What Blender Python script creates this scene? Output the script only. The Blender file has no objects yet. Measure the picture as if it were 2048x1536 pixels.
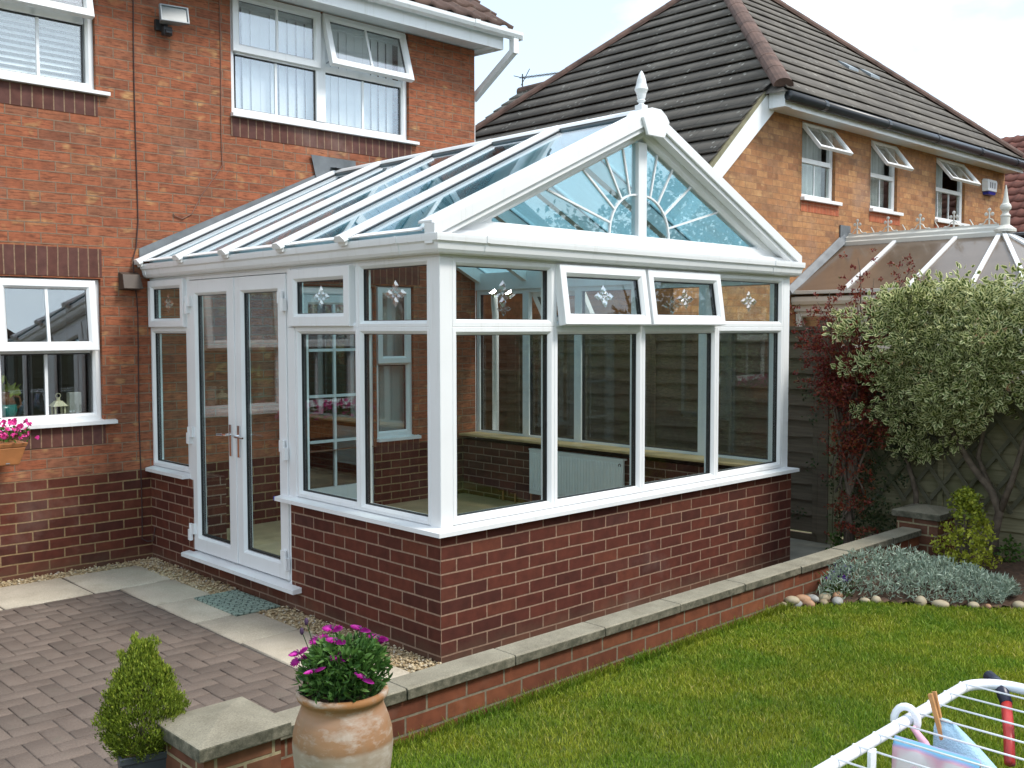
import bpy, bmesh, math, random
import numpy as np
from mathutils import Vector, Matrix
random.seed(7); RNG=np.random.default_rng(7)
S=bpy.context.scene; COL=S.collection
R=math.radians
# ------------------------------------------------------------------ camera
cam=bpy.data.cameras.new('camera'); co=bpy.data.objects.new('camera',cam); COL.objects.link(co)
CAM=(-3.46551,-4.16685,1.81309)
co.location=CAM
co.rotation_mode='XYZ'
co.matrix_world=Matrix.Translation(CAM)@Matrix.Rotation(-0.764935,4,'Z')@Matrix.Rotation(1.516605,4,'X')@Matrix.Rotation(-0.001484,4,'Z')
cam.sensor_fit='HORIZONTAL'; cam.sensor_width=36; cam.lens=36*2031.845/2048
cam.clip_start=.05; cam.clip_end=2000
S.camera=co
# ------------------------------------------------------------------ world, sun, exposure
SUN_EL,SUN_AZ=R(52),R(155)           # azimuth clockwise from +Y (north)
w=bpy.data.worlds.new('World'); S.world=w; w.use_nodes=True
nt=w.node_tree; nt.nodes.clear()
def wn(t,**k):
    n=nt.nodes.new(t)
    for a,b in k.items(): setattr(n,a,b)
    return n
sky=wn('ShaderNodeTexSky',sky_type='NISHITA',sun_disc=False,sun_elevation=SUN_EL,sun_rotation=SUN_AZ,air_density=1.0,dust_density=1.2,ozone_density=1.5)
tc=wn('ShaderNodeTexCoord'); mp=wn('ShaderNodeMapping'); mp.inputs['Scale'].default_value=(1.5,1.5,3.4); mp.inputs['Location'].default_value=(3.1,0.4,1.7)
nz=wn('ShaderNodeTexNoise'); nz.inputs['Scale'].default_value=1.6; nz.inputs['Detail'].default_value=8; nz.inputs['Roughness'].default_value=.56
rmp=wn('ShaderNodeValToRGB'); rmp.color_ramp.elements[0].position=.42; rmp.color_ramp.elements[1].position=.70
rmp.color_ramp.elements[0].color=(.30,.30,.30,1)
mix=wn('ShaderNodeMix',data_type='RGBA'); mix.inputs['B'].default_value=(8.0,9.0,9.5,1)
bg=wn('ShaderNodeBackground'); bg.inputs['Strength'].default_value=.15
out=wn('ShaderNodeOutputWorld')
L=nt.links.new
L(tc.outputs['Generated'],mp.inputs['Vector']); L(mp.outputs['Vector'],nz.inputs['Vector']); L(nz.outputs['Fac'],rmp.inputs['Fac'])
L(rmp.outputs['Color'],mix.inputs['Factor']); L(sky.outputs['Color'],mix.inputs['A']); L(mix.outputs['Result'],bg.inputs['Color']); L(bg.outputs['Background'],out.inputs['Surface'])
sl=bpy.data.lights.new('sun','SUN'); sl.energy=2.2; sl.angle=R(14); sl.color=(1,.95,.88)
so=bpy.data.objects.new('sun',sl); COL.objects.link(so)
sd=Vector((math.sin(SUN_AZ)*math.cos(SUN_EL),math.cos(SUN_AZ)*math.cos(SUN_EL),math.sin(SUN_EL)))
so.rotation_euler=sd.to_track_quat('Z','Y').to_euler(); so.location=(0,-10,20)
S.view_settings.view_transform='Standard'; S.view_settings.look='None'; S.view_settings.gamma=1; S.view_settings.exposure=.66
S.render.engine='CYCLES'; S.cycles.use_denoising=True; S.cycles.transparent_max_bounces=40; S.cycles.max_bounces=10; S.cycles.sample_clamp_indirect=6
S.cycles.caustics_reflective=False; S.cycles.caustics_refractive=False
# ------------------------------------------------------------------ materials
def mat(name):
    m=bpy.data.materials.new(name); m.use_nodes=True
    return m,m.node_tree,m.node_tree.nodes['Principled BSDF']
def nn(t,ty,**k):
    n=t.nodes.new(ty)
    for a,b in k.items():
        if a in n.inputs: n.inputs[a].default_value=b
        else: setattr(n,a,b)
    return n
def ramp(t,fac,stops):
    r=t.nodes.new('ShaderNodeValToRGB'); cr=r.color_ramp
    while len(cr.elements)<len(stops): cr.elements.new(.5)
    for e,(p,c) in zip(cr.elements,stops): e.position=p; e.color=(*c,1) if len(c)==3 else c
    t.links.new(fac,r.inputs['Fac']); return r.outputs['Color']
def mixc(t,fac,a,b,mode='MIX'):
    m=t.nodes.new('ShaderNodeMix'); m.data_type='RGBA'; m.blend_type=mode
    for k,v in (('Factor',fac),('A',a),('B',b)):
        s=[i for i in m.inputs if i.name==k and i.type==('VALUE' if k=='Factor' else 'RGBA')][0]
        if isinstance(v,bpy.types.NodeSocket): t.links.new(v,s)
        elif k=='Factor': s.default_value=v
        else: s.default_value=(*v,1)
    return [o for o in m.outputs if o.type=='RGBA'][0]
def math_(t,op,a,b=None):
    m=t.nodes.new('ShaderNodeMath'); m.operation=op
    for i,v in enumerate((a,b)):
        if v is None: continue
        if isinstance(v,bpy.types.NodeSocket): t.links.new(v,m.inputs[i])
        else: m.inputs[i].default_value=v
    return m.outputs[0]
def uvmap(t,scale=(1,1,1),loc=(0,0,0)):
    c=t.nodes.new('ShaderNodeTexCoord'); m=t.nodes.new('ShaderNodeMapping')
    m.inputs['Scale'].default_value=scale; m.inputs['Location'].default_value=loc
    t.links.new(c.outputs['UV'],m.inputs['Vector']); return m.outputs['Vector']
def objmap(t,scale=(1,1,1)):
    c=t.nodes.new('ShaderNodeTexCoord'); m=t.nodes.new('ShaderNodeMapping'); m.inputs['Scale'].default_value=scale
    t.links.new(c.outputs['Object'],m.inputs['Vector']); return m.outputs['Vector']
def noise(t,vec,scale,detail=4,rough=.55):
    n=nn(t,'ShaderNodeTexNoise',Scale=scale,Detail=detail,Roughness=rough); t.links.new(vec,n.inputs['Vector']); return n.outputs['Fac']
def bump(t,p,h,strength=.5,dist=.01):
    b=nn(t,'ShaderNodeBump',Strength=strength,Distance=dist); t.links.new(h,b.inputs['Height']); t.links.new(b.outputs['Normal'],p.inputs['Normal'])
def simple(name,c,rough=.5,var=.15,scale=8,metal=0,bmp=0,coord='obj',spec=.5):
    m,t,p=mat(name); v=objmap(t) if coord=='obj' else uvmap(t)
    n=noise(t,v,scale,5)
    a=tuple(x*(1-var) for x in c); b=tuple(min(1,x*(1+var)) for x in c)
    t.links.new(ramp(t,n,[(.3,a),(.7,b)]),p.inputs['Base Color']); p.inputs['Roughness'].default_value=rough; p.inputs['Metallic'].default_value=metal
    p.inputs['Specular IOR Level'].default_value=spec
    if bmp: bump(t,p,noise(t,v,scale*6,3),bmp,.004)
    return m
def brick(name,stops,mortar,du=0.,dv=-.04,drag=0.,spots=None,bw=.225,rh=.075,ms=.005,rough=.85,offset=.5,mvar=.25,bstr=.6):
    m,t,p=mat(name); v=uvmap(t,loc=(du,dv,0))
    # slightly wobbly joints, as laid by hand
    nv=nn(t,'ShaderNodeTexNoise',Scale=3.5,Detail=2); t.links.new(v,nv.inputs['Vector'])
    vm=nn(t,'ShaderNodeVectorMath',operation='MULTIPLY_ADD'); vm.inputs[1].default_value=(.012,.008,0)
    t.links.new(nv.outputs['Color'],vm.inputs[0]); t.links.new(v,vm.inputs[2])
    sb=nn(t,'ShaderNodeVectorMath',operation='ADD'); sb.inputs[1].default_value=(-.006,-.004,0); t.links.new(vm.outputs[0],sb.inputs[0]); bv=sb.outputs[0]
    b=nn(t,'ShaderNodeTexBrick',Scale=1.0,offset=offset); b.inputs['Color1'].default_value=(0,0,0,1); b.inputs['Color2'].default_value=(1,1,1,1)
    b.inputs['Mortar Size'].default_value=ms; b.inputs['Brick Width'].default_value=bw; b.inputs['Row Height'].default_value=rh; b.inputs['Mortar Smooth'].default_value=.25; b.inputs['Bias'].default_value=0
    t.links.new(bv,b.inputs['Vector'])
    col=ramp(t,b.outputs['Color'],stops)
    n1=noise(t,v,14,5); col=mixc(t,1.0,col,ramp(t,n1,[(.25,(.72,.72,.72)),(.75,(1.25,1.22,1.2))]),'MULTIPLY')
    n2=noise(t,v,1.1,3); col=mixc(t,1.0,col,ramp(t,n2,[(.3,(.88,.88,.9)),(.7,(1.1,1.09,1.07))]),'MULTIPLY')
    hgt=n1
    if spots:
        vs=uvmap(t,(1,1.6,1),(du,dv,0)); ns=noise(t,vs,5.5,2); col=mixc(t,ramp(t,ns,[(.60,(0,0,0)),(.76,(.8,.8,.8))]),col,spots)
    if drag:
        vd=uvmap(t,(9,75,1)); nd=noise(t,vd,1.0,4,.7); col=mixc(t,ramp(t,nd,[(.50,(0,0,0)),(.62,(drag,)*3)]),col,(.085,.032,.02))
        hgt=nd
    nm=noise(t,v,40,3); mc=ramp(t,nm,[(.3,tuple(x*(1-mvar) for x in mortar)),(.7,tuple(x*(1+mvar) for x in mortar))])
    col=mixc(t,b.outputs['Fac'],col,mc)
    # efflorescence bloom and splash-back grime near the ground
    col=mixc(t,ramp(t,noise(t,v,.9,6,.65),[(.56,(0,0,0)),(.78,(.30,.30,.30))]),col,(.42,.34,.29))
    sy=nn(t,'ShaderNodeSeparateXYZ'); t.links.new(v,sy.inputs[0]); gr=math_(t,'ADD',math_(t,'MULTIPLY',sy.outputs[1],-4.),noise(t,v,6,5,.7))
    col=mixc(t,ramp(t,gr,[(.15,(0,0,0)),(.75,(.42,.42,.42))]),col,(.13,.095,.06))
    t.links.new(col,p.inputs['Base Color']); p.inputs['Roughness'].default_value=rough; p.inputs['Specular IOR Level'].default_value=.25
    h=math_(t,'SUBTRACT',math_(t,'MULTIPLY',hgt,.35),b.outputs['Fac']); bump(t,p,h,bstr,.006)
    return m
M={}
ORANGE=[(0,(.225,.085,.047)),(.12,(.29,.098,.050)),(.5,(.335,.114,.056)),(.78,(.305,.113,.058)),(.92,(.235,.100,.058)),(1,(.36,.140,.068))]
DARK=[(0,(.064,.020,.014)),(.3,(.090,.025,.016)),(.7,(.108,.030,.018)),(.9,(.122,.037,.021)),(1,(.072,.026,.020))]
M['brick_upper']=brick('rustic_orange_brick',ORANGE,(.21,.14,.095),drag=.68,spots=(.50,.30,.13),mvar=.2)
M['brick_plinth']=brick('dark_red_plinth_brick',DARK,(.25,.165,.085),ms=.006)
M['brick_dwarf']=brick('dark_red_dwarf_wall_brick',DARK,(.27,.175,.12),ms=.0052)
M['brick_dwarf_side']=brick('dark_red_dwarf_wall_side_brick',DARK,(.27,.18,.13),du=.1125,ms=.0055)
M['brick_soldier']=brick('dark_soldier_brick',[(0,(.095,.042,.035)),(.5,(.12,.05,.038)),(1,(.105,.05,.044))],(.25,.165,.105),bw=.075,rh=.3,offset=0,ms=.005)
M['brick_soldier_red']=brick('red_soldier_brick',[(0,(.36,.10,.05)),(1,(.42,.13,.06))],(.40,.2,.12),bw=.075,rh=.3,offset=0,ms=.004)
M['brick_garden']=brick('weathered_red_garden_brick',[(0,(.11,.036,.02)),(.4,(.17,.055,.027)),(.8,(.145,.05,.026)),(1,(.20,.07,.03))],(.18,.15,.105),dv=-.06,du=.03,ms=.006)
M['brick_pier']=brick('mossy_pier_brick',[(0,(.12,.05,.03)),(1,(.19,.085,.045))],(.30,.25,.15),dv=-.06,du=.03,ms=.007)
M['brick_yellow']=brick('yellow_orange_brick',[(0,(.27,.13,.065)),(.3,(.36,.175,.08)),(.6,(.40,.21,.095)),(.8,(.27,.14,.075)),(1,(.44,.24,.11))],(.26,.145,.08),spots=(.50,.30,.14),ms=.004,bstr=.45)
def white(name,c=(.80,.815,.82),rough=.28):
    m,t,p=mat(name); v=objmap(t); n=noise(t,v,3,4)
    col=ramp(t,n,[(.3,tuple(x*.95 for x in c)),(.7,c)])
    st=noise(t,objmap(t,(9,9,.7)),2.,5,.7); col=mixc(t,ramp(t,st,[(.56,(0,0,0)),(.8,(.38,.38,.38))]),col,(.52,.51,.45))
    t.links.new(col,p.inputs['Base Color']); p.inputs['Roughness'].default_value=rough
    bump(t,p,noise(t,v,2.2,2),.05,.01)
    return m
M['white']=white('white_upvc')
M['white_dirty']=white('weathered_white_upvc',(.62,.61,.55),.4)
M['cream']=white('cream_paint',(.68,.64,.56),.45)
def glass(name,tint,f0,rough=0.,k=1.):
    m,t,p=mat(name); t.nodes.remove(p)
    tr=nn(t,'ShaderNodeBsdfTransparent',Color=(*tint,1)); gl=nn(t,'ShaderNodeBsdfGlossy',Color=(.96,.98,1,1),Roughness=rough)
    lw=nn(t,'ShaderNodeLayerWeight',Blend=.5)
    f=math_(t,'ADD',f0,math_(t,'MULTIPLY',math_(t,'POWER',lw.outputs['Facing'],5.),(1-f0)*k))
    mx=t.nodes.new('ShaderNodeMixShader'); t.links.new(f,mx.inputs[0]); t.links.new(tr.outputs[0],mx.inputs[1]); t.links.new(gl.outputs[0],mx.inputs[2])
    t.links.new(mx.outputs[0],t.nodes['Material Output'].inputs['Surface']); return m
M['glass']=glass('window_glass',(.95,.975,.96),.042)
M['glass_house']=glass('house_window_glass',(.94,.965,.965),.17)
M['glass_roof']=glass('clear_roof_glass',(.56,.76,.82),.07)
M['glass_gable']=glass('gable_glass',(.84,.92,.93),.09)
def roof_tint():  # translucent blue stand-in for tinted roof glass with sky behind, no film
    m,t,p=mat('blue_tinted_roof_glass'); v=objmap(t); p.inputs['Base Color'].default_value=(.42,.58,.64,1); p.inputs['Roughness'].default_value=.22
    tl=nn(t,'ShaderNodeBsdfTranslucent',Color=(.42,.60,.66,1)); tr=nn(t,'ShaderNodeBsdfTransparent',Color=(.74,.91,.95,1))
    n=noise(t,objmap(t,(1,3,1)),2.2,4); a=t.nodes.new('ShaderNodeMixShader'); b=t.nodes.new('ShaderNodeMixShader'); a.inputs[0].default_value=.72
    t.links.new(p.outputs[0],a.inputs[1]); t.links.new(tl.outputs[0],a.inputs[2]); t.links.new(ramp(t,n,[(.35,(.30,.30,.30)),(.7,(.55,.55,.55))]),b.inputs[0]); t.links.new(a.outputs[0],b.inputs[1]); t.links.new(tr.outputs[0],b.inputs[2])
    t.links.new(b.outputs[0],t.nodes['Material Output'].inputs['Surface']); return m
M['roof_tint']=roof_tint()
M['verge']=simple('lichened_verge_mortar',(.21,.195,.12),.9,.3,8,bmp=.3)
M['motif']=glass('bevel_cluster_glass',(.93,.95,.95),.32,.05)
M['poly']=simple('bronze_polycarbonate',(.135,.098,.07),.14,.12,3)
M['lead']=simple('lead_sheet',(.135,.15,.16),.55,.3,6,bmp=.15)
M['black_rubber']=simple('black_rubber',(.015,.015,.016),.5)
M['grey_rubber']=simple('grey_rubber',(.16,.17,.18),.5)
M['chrome']=simple('chrome',(.75,.75,.76),.12,.05,metal=1)
M['alu']=simple('grey_aluminium',(.22,.25,.27),.4)
M['dark_metal']=simple('dark_plastic',(.03,.03,.032),.45)
M['grey_plastic']=simple('dark_grey_pot_plastic',(.05,.06,.07),.4)
M['cable']=simple('dark_cable',(.045,.02,.018),.6)
M['cable_brown']=simple('brown_cable',(.20,.10,.07),.6)
M['floor']=simple('plywood_floor',(.40,.27,.15),.7,.25,3)
M['wood_sill']=simple('varnished_oak_board',(.52,.36,.17),.4,.2,5)
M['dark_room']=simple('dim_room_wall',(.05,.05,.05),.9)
M['room']=simple('room_plaster',(.35,.34,.31),.9)
M['blind']=simple('white_blind_fabric',(.84,.86,.87),.8,.05)
M['blind_grey']=simple('pale_blind_fabric',(.60,.64,.60),.8,.05)
M['curtain_green']=simple('green_curtain',(.10,.25,.10),.9,.5,9)
M['curtain_white']=simple('net_curtain',(.55,.57,.55),.9,.1)
M['curtain_purple']=simple('purple_curtain',(.16,.09,.13),.9,.3)
M['radiator']=simple('radiator_enamel',(.74,.75,.72),.35,.03)
M['copper']=simple('copper_pipe',(.55,.28,.16),.3,.1,metal=1)
M['flood_glass']=simple('floodlight_glass',(.10,.13,.14),.3,.1)
M['soil']=simple('dark_soil',(.075,.042,.025),.95,.5,25,bmp=.8)
M['bark']=simple('bark',(.12,.09,.065),.9,.4,20,bmp=.6)
M['earth']=simple('distant_ground',(.12,.13,.06),.95,.4,2)
M['gravel_base']=simple('gravel_bed',(.34,.26,.15),.95,.4,60)
M['sand_joint']=simple('joint_sand',(.085,.072,.062),.95,.4,60)
M['passage']=simple('mossy_concrete_path',(.20,.19,.15),.9,.3,5,bmp=.3)
def doormat():
    m,t,p=mat('grey_green_doormat'); c=t.nodes.new('ShaderNodeTexCoord'); mp_=nn(t,'ShaderNodeMapping'); mp_.inputs['Rotation'].default_value=(0,0,.6); t.links.new(c.outputs['Object'],mp_.inputs['Vector'])
    b=nn(t,'ShaderNodeTexBrick',Scale=1.,offset=.5); b.inputs['Brick Width'].default_value=.075; b.inputs['Row Height'].default_value=.045; b.inputs['Mortar Size'].default_value=.005; b.inputs['Mortar Smooth'].default_value=.3
    t.links.new(mp_.outputs['Vector'],b.inputs['Vector']); t.links.new(mixc(t,b.outputs['Fac'],(.26,.33,.275),(.085,.12,.10)),p.inputs['Base Color']); p.inputs['Roughness'].default_value=.75
    bump(t,p,math_(t,'SUBTRACT',1.,b.outputs['Fac']),.6,.006); return m
M['mat']=doormat()
M['towel']=simple('pale_blue_towel',(.40,.60,.74),.95,.12,40,bmp=.8)
M['red']=simple('red_handle_plastic',(.45,.035,.03),.35)
M['navy']=simple('navy_handle_plastic',(.012,.014,.035),.35)
M['peg']=simple('wooden_peg',(.50,.25,.09),.6,.2,30)
M['tube_white']=simple('white_coated_tube',(.82,.84,.88),.22,.03)
M['foam_blue']=simple('blue_end_tape',(.02,.04,.35),.5)
M['pink']=simple('pink_petals',(.75,.06,.33),.6,.3,30)
M['magenta']=simple('magenta_petals',(.42,.015,.28),.55,.35,30)
M['purple']=simple('purple_petals',(.12,.02,.30),.6,.3,30)
M['flower_eye']=simple('dark_flower_eye',(.05,.02,.06),.7)
M['trough']=simple('terracotta_trough_plastic',(.42,.17,.06),.5,.2,9)
M['vent_brown']=simple('brown_vent_plastic',(.06,.043,.032),.6,.2)
M['lantern']=simple('cream_lantern_metal',(.78,.75,.50),.5)
M['jug_brown']=simple('glazed_brown_jug',(.22,.10,.04),.25,.3,6)
M['teal']=simple('glazed_teal',(.02,.20,.17),.2,.3,6)
M['leaf_lime']=simple('lime_leaf',(.40,.50,.08),.6,.2)
M['canister']=simple('grey_canister',(.45,.47,.43),.5)
M['gutter_black']=simple('black_gutter_plastic',(.025,.028,.032),.35)
M['alarm_blue']=simple('alarm_blue_lens',(.02,.03,.25),.3)
def paving(name,c1,c2,stain,rough=.85,sc=3.):
    m,t,p=mat(name); v=objmap(t)
    col=ramp(t,noise(t,v,sc,6,.6),[(.3,c1),(.7,c2)])
    a=nn(t,'ShaderNodeAttribute',attribute_name='tone'); col=mixc(t,1.,col,a.outputs['Color'],'MULTIPLY')
    col=mixc(t,ramp(t,noise(t,v,7.,5,.65),[(.58,(0,0,0)),(.8,(.6,.6,.6))]),col,stain)
    col=mixc(t,1.,col,ramp(t,noise(t,v,160,3,.7),[(.3,(.72,.72,.72)),(.7,(1.25,1.25,1.25))]),'MULTIPLY')
    t.links.new(col,p.inputs['Base Color']); p.inputs['Roughness'].default_value=rough; bump(t,p,noise(t,v,90,4,.7),.4,.003); return m
M['paver']=paving('block_paver',(.115,.086,.068),(.155,.120,.096),(.10,.095,.07))
M['slab']=paving('buff_stone_slab',(.37,.322,.245),(.50,.44,.345),(.26,.215,.145))
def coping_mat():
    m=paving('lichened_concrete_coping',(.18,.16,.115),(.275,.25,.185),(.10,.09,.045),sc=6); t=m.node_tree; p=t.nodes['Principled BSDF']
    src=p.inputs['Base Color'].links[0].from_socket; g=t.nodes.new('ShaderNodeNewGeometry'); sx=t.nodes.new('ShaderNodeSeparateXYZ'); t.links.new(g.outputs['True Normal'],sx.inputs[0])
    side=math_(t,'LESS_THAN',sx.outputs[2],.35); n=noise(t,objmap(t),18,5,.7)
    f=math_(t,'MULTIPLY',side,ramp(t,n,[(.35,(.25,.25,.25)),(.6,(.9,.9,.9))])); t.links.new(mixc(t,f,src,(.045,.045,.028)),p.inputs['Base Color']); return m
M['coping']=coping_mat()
def roof_tile(name,c1,c2,speck,bw,seed=0):
    m,t,p=mat(name); v=uvmap(t)
    b=nn(t,'ShaderNodeTexBrick',Scale=1.,offset=.5); b.inputs['Color1'].default_value=(0,0,0,1); b.inputs['Color2'].default_value=(1,1,1,1)
    b.inputs['Brick Width'].default_value=bw; b.inputs['Row Height'].default_value=.199; b.inputs['Mortar Size'].default_value=.004
    t.links.new(v,b.inputs['Vector'])
    col=ramp(t,b.outputs['Color'],[(0,c1),(1,c2)])
    col=mixc(t,1.,col,ramp(t,noise(t,v,1.2,4),[(.3,(.75,.74,.72)),(.7,(1.2,1.2,1.18))]),'MULTIPLY')
    col=mixc(t,math_(t,'MULTIPLY',b.outputs['Fac'],.55),col,(.03,.028,.026))
    vo=nn(t,'ShaderNodeTexVoronoi',Scale=11.); t.links.new(v,vo.inputs['Vector'])
    sp=math_(t,'LESS_THAN',math_(t,'ADD',vo.outputs['Distance'],math_(t,'MULTIPLY',noise(t,v,30,3),.25)),.31)
    sp=math_(t,'MULTIPLY',sp,ramp(t,noise(t,v,2.5,3),[(.40,(0,0,0)),(.58,(.85,.85,.85))]))
    if speck: col=mixc(t,sp,col,speck)
    t.links.new(col,p.inputs['Base Color']); p.inputs['Roughness'].default_value=.85; bump(t,p,noise(t,v,60,4),.5,.004); return m
M['tile_grey']=roof_tile('weathered_grey_roof_tile',(.095,.084,.072),(.135,.12,.102),(.34,.33,.29),.3)
M['tile_brown']=roof_tile('brown_roof_tile',(.085,.05,.04),(.12,.07,.052),(.2,.17,.13),.3)
M['tile_redbrown']=roof_tile('red_brown_roof_tile',(.13,.045,.032),(.17,.06,.042),None,.3)
M['hip_tile']=simple('red_brown_hip_tile',(.105,.06,.045),.85,.45,5,bmp=.4)
def fence_mat(name,c1,c2):
    m,t,p=mat(name); v=objmap(t,(1.,1.6,30.)); n=noise(t,v,1.5,5,.65)
    col=ramp(t,n,[(.3,c1),(.7,c2)])
    v2=objmap(t); col=mixc(t,ramp(t,noise(t,v2,2.2,4),[(.5,(0,0,0)),(.72,(.65,.65,.65))]),col,(.075,.085,.03))
    t.links.new(col,p.inputs['Base Color']); p.inputs['Roughness'].default_value=.85; bump(t,p,n,.4,.004); return m
M['fence']=fence_mat('weathered_fence_timber',(.082,.060,.040),(.145,.112,.077))
M['fence_green']=fence_mat('green_weathered_timber',(.14,.125,.065),(.25,.22,.13))
M['trellis']=fence_mat('grey_green_trellis',(.075,.072,.042),(.12,.11,.07))
def leafmat(name,stops,rough=.5,margin=None,trans=.25):
    m,t,p=mat(name)
    a=nn(t,'ShaderNodeAttribute',attribute_name='tone'); col=ramp(t,a.outputs['Fac'],stops)
    if margin:
        sx=nn(t,'ShaderNodeSeparateXYZ'); t.links.new(uvmap(t),sx.inputs[0])
        f=math_(t,'GREATER_THAN',math_(t,'ABSOLUTE',sx.outputs[0]),.44); f2=math_(t,'GREATER_THAN',sx.outputs[1],.8)
        col=mixc(t,math_(t,'MULTIPLY',math_(t,'MAXIMUM',f,f2),.85),col,margin)
    t.links.new(col,p.inputs['Base Color']); p.inputs['Roughness'].default_value=rough; p.inputs['Specular IOR Level'].default_value=.35
    if trans:
        tl=nn(t,'ShaderNodeBsdfTranslucent'); t.links.new(col,tl.inputs['Color']); mx=t.nodes.new('ShaderNodeMixShader'); mx.inputs[0].default_value=trans
        t.links.new(p.outputs[0],mx.inputs[1]); t.links.new(tl.outputs[0],mx.inputs[2]); t.links.new(mx.outputs[0],t.nodes['Material Output'].inputs['Surface'])
    return m
M['leaf_var']=leafmat('variegated_leaf',[(0,(.05,.09,.02)),(1,(.15,.20,.05))],margin=(.76,.75,.40))
M['leaf_red']=leafmat('red_berberis_leaf',[(0,(.09,.015,.014)),(.55,(.21,.032,.022)),(.8,(.25,.075,.02)),(.92,(.07,.075,.02)),(1,(.06,.07,.02))])
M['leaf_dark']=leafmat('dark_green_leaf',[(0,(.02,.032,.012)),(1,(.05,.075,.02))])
M['leaf_green']=leafmat('fresh_green_leaf',[(0,(.04,.085,.014)),(1,(.10,.19,.03))])
M['leaf_daisy']=leafmat('daisy_bush_leaf',[(0,(.022,.065,.018)),(.6,(.07,.16,.03)),(1,(.15,.27,.06))])
M['leaf_yellow']=leafmat('golden_leaf',[(0,(.13,.17,.02)),(.5,(.36,.39,.035)),(1,(.56,.55,.08))])
M['leaf_silver']=leafmat('silver_leaf',[(0,(.17,.235,.175)),(1,(.40,.47,.38))],rough=.9,trans=.1)
M['conifer']=leafmat('conifer_foliage',[(0,(.07,.11,.012)),(.55,(.20,.27,.025)),(1,(.38,.42,.06))])
def grassmat():
    m,t,p=mat('lawn_grass'); a=nn(t,'ShaderNodeAttribute',attribute_name='tone')
    v=objmap(t); n=noise(t,v,2.3,4,.6); n2=noise(t,v,.8,2)
    c1=ramp(t,a.outputs['Fac'],[(0,(.10,.15,.010)),(.55,(.30,.35,.026)),(.88,(.45,.45,.065)),(1,(.52,.46,.15))])
    c2=ramp(t,a.outputs['Fac'],[(0,(.06,.14,.010)),(.6,(.185,.30,.02)),(1,(.31,.385,.05))])
    col=mixc(t,ramp(t,n,[(.40,(0,0,0)),(.6,(1,1,1))]),c1,c2)
    col=mixc(t,1.,col,ramp(t,n2,[(.3,(.85,.85,.8)),(.7,(1.12,1.1,1.0))]),'MULTIPLY')
    t.links.new(col,p.inputs['Base Color']); p.inputs['Roughness'].default_value=.6; p.inputs['Specular IOR Level'].default_value=.3
    tl=nn(t,'ShaderNodeBsdfTranslucent'); t.links.new(col,tl.inputs['Color']); mx=t.nodes.new('ShaderNodeMixShader'); mx.inputs[0].default_value=.3
    t.links.new(p.outputs[0],mx.inputs[1]); t.links.new(tl.outputs[0],mx.inputs[2]); t.links.new(mx.outputs[0],t.nodes['Material Output'].inputs['Surface']); return m
M['grass']=grassmat()
M['turf']=simple('turf_thatch',(.08,.112,.014),.95,.4,14)
def stonemat(name,stops):
    m,t,p=mat(name); a=nn(t,'ShaderNodeAttribute',attribute_name='tone'); col=ramp(t,a.outputs['Fac'],stops)
    col=mixc(t,1.,col,ramp(t,noise(t,objmap(t),40,4),[(.3,(.75,.75,.75)),(.7,(1.2,1.2,1.2))]),'MULTIPLY')
    t.links.new(col,p.inputs['Base Color']); p.inputs['Roughness'].default_value=.75; return m
M['gravel']=stonemat('golden_gravel',[(0,(.26,.18,.09)),(.5,(.42,.32,.18)),(.85,(.50,.42,.28)),(1,(.34,.30,.25))])
def pebblemat(name,c):
    return simple(name,c,.65,.3,9,bmp=.15)
M['peb0']=pebblemat('buff_cobble',(.36,.30,.20)); M['peb1']=pebblemat('grey_cobble',(.30,.30,.28)); M['peb2']=pebblemat('rusty_cobble',(.36,.20,.11)); M['peb3']=pebblemat('brown_cobble',(.27,.21,.13))
def urnmat():
    m,t,p=mat('weathered_terracotta'); c=t.nodes.new('ShaderNodeTexCoord'); s=nn(t,'ShaderNodeSeparateXYZ'); t.links.new(c.outputs['Object'],s.inputs[0])
    v=objmap(t); n=noise(t,v,7,5,.6); z=math_(t,'ADD',s.outputs[2],math_(t,'MULTIPLY',math_(t,'SUBTRACT',n,.5),.045))
    z=math_(t,'DIVIDE',z,.56)
    col=ramp(t,z,[(.0,(.22,.155,.095)),(.3,(.26,.20,.135)),(.55,(.315,.26,.195)),(.66,(.33,.275,.21)),(.685,(.24,.125,.055)),(.72,(.29,.15,.068)),(.79,(.285,.145,.068)),(.85,(.33,.195,.12)),(.91,(.31,.155,.07)),(.94,(.29,.13,.042))])
    col=mixc(t,ramp(t,noise(t,v,5,6,.7),[(.45,(0,0,0)),(.7,(.5,.5,.5))]),col,(.30,.20,.12))
    col=mixc(t,ramp(t,noise(t,objmap(t,(4,4,9)),2.4,6,.65),[(.5,(0,0,0)),(.66,(.7,.7,.7))]),col,(.46,.41,.35))
    vs=objmap(t,(26,26,1.5)); col=mixc(t,ramp(t,noise(t,vs,1.,4,.6),[(.5,(0,0,0)),(.75,(.45,.45,.45))]),col,(.24,.17,.11))
    col=mixc(t,ramp(t,noise(t,v,16,5,.7),[(.62,(0,0,0)),(.75,(.55,.55,.55))]),col,(.18,.10,.05))
    t.links.new(col,p.inputs['Base Color']); p.inputs['Roughness'].default_value=.8
    wv=nn(t,'ShaderNodeTexWave',Scale=16.,wave_type='BANDS',bands_direction='Z'); t.links.new(v,wv.inputs['Vector'])
    bump(t,p,math_(t,'ADD',math_(t,'MULTIPLY',wv.outputs['Fac'],.10),n),.22,.006); return m
M['urn']=urnmat()
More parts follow.
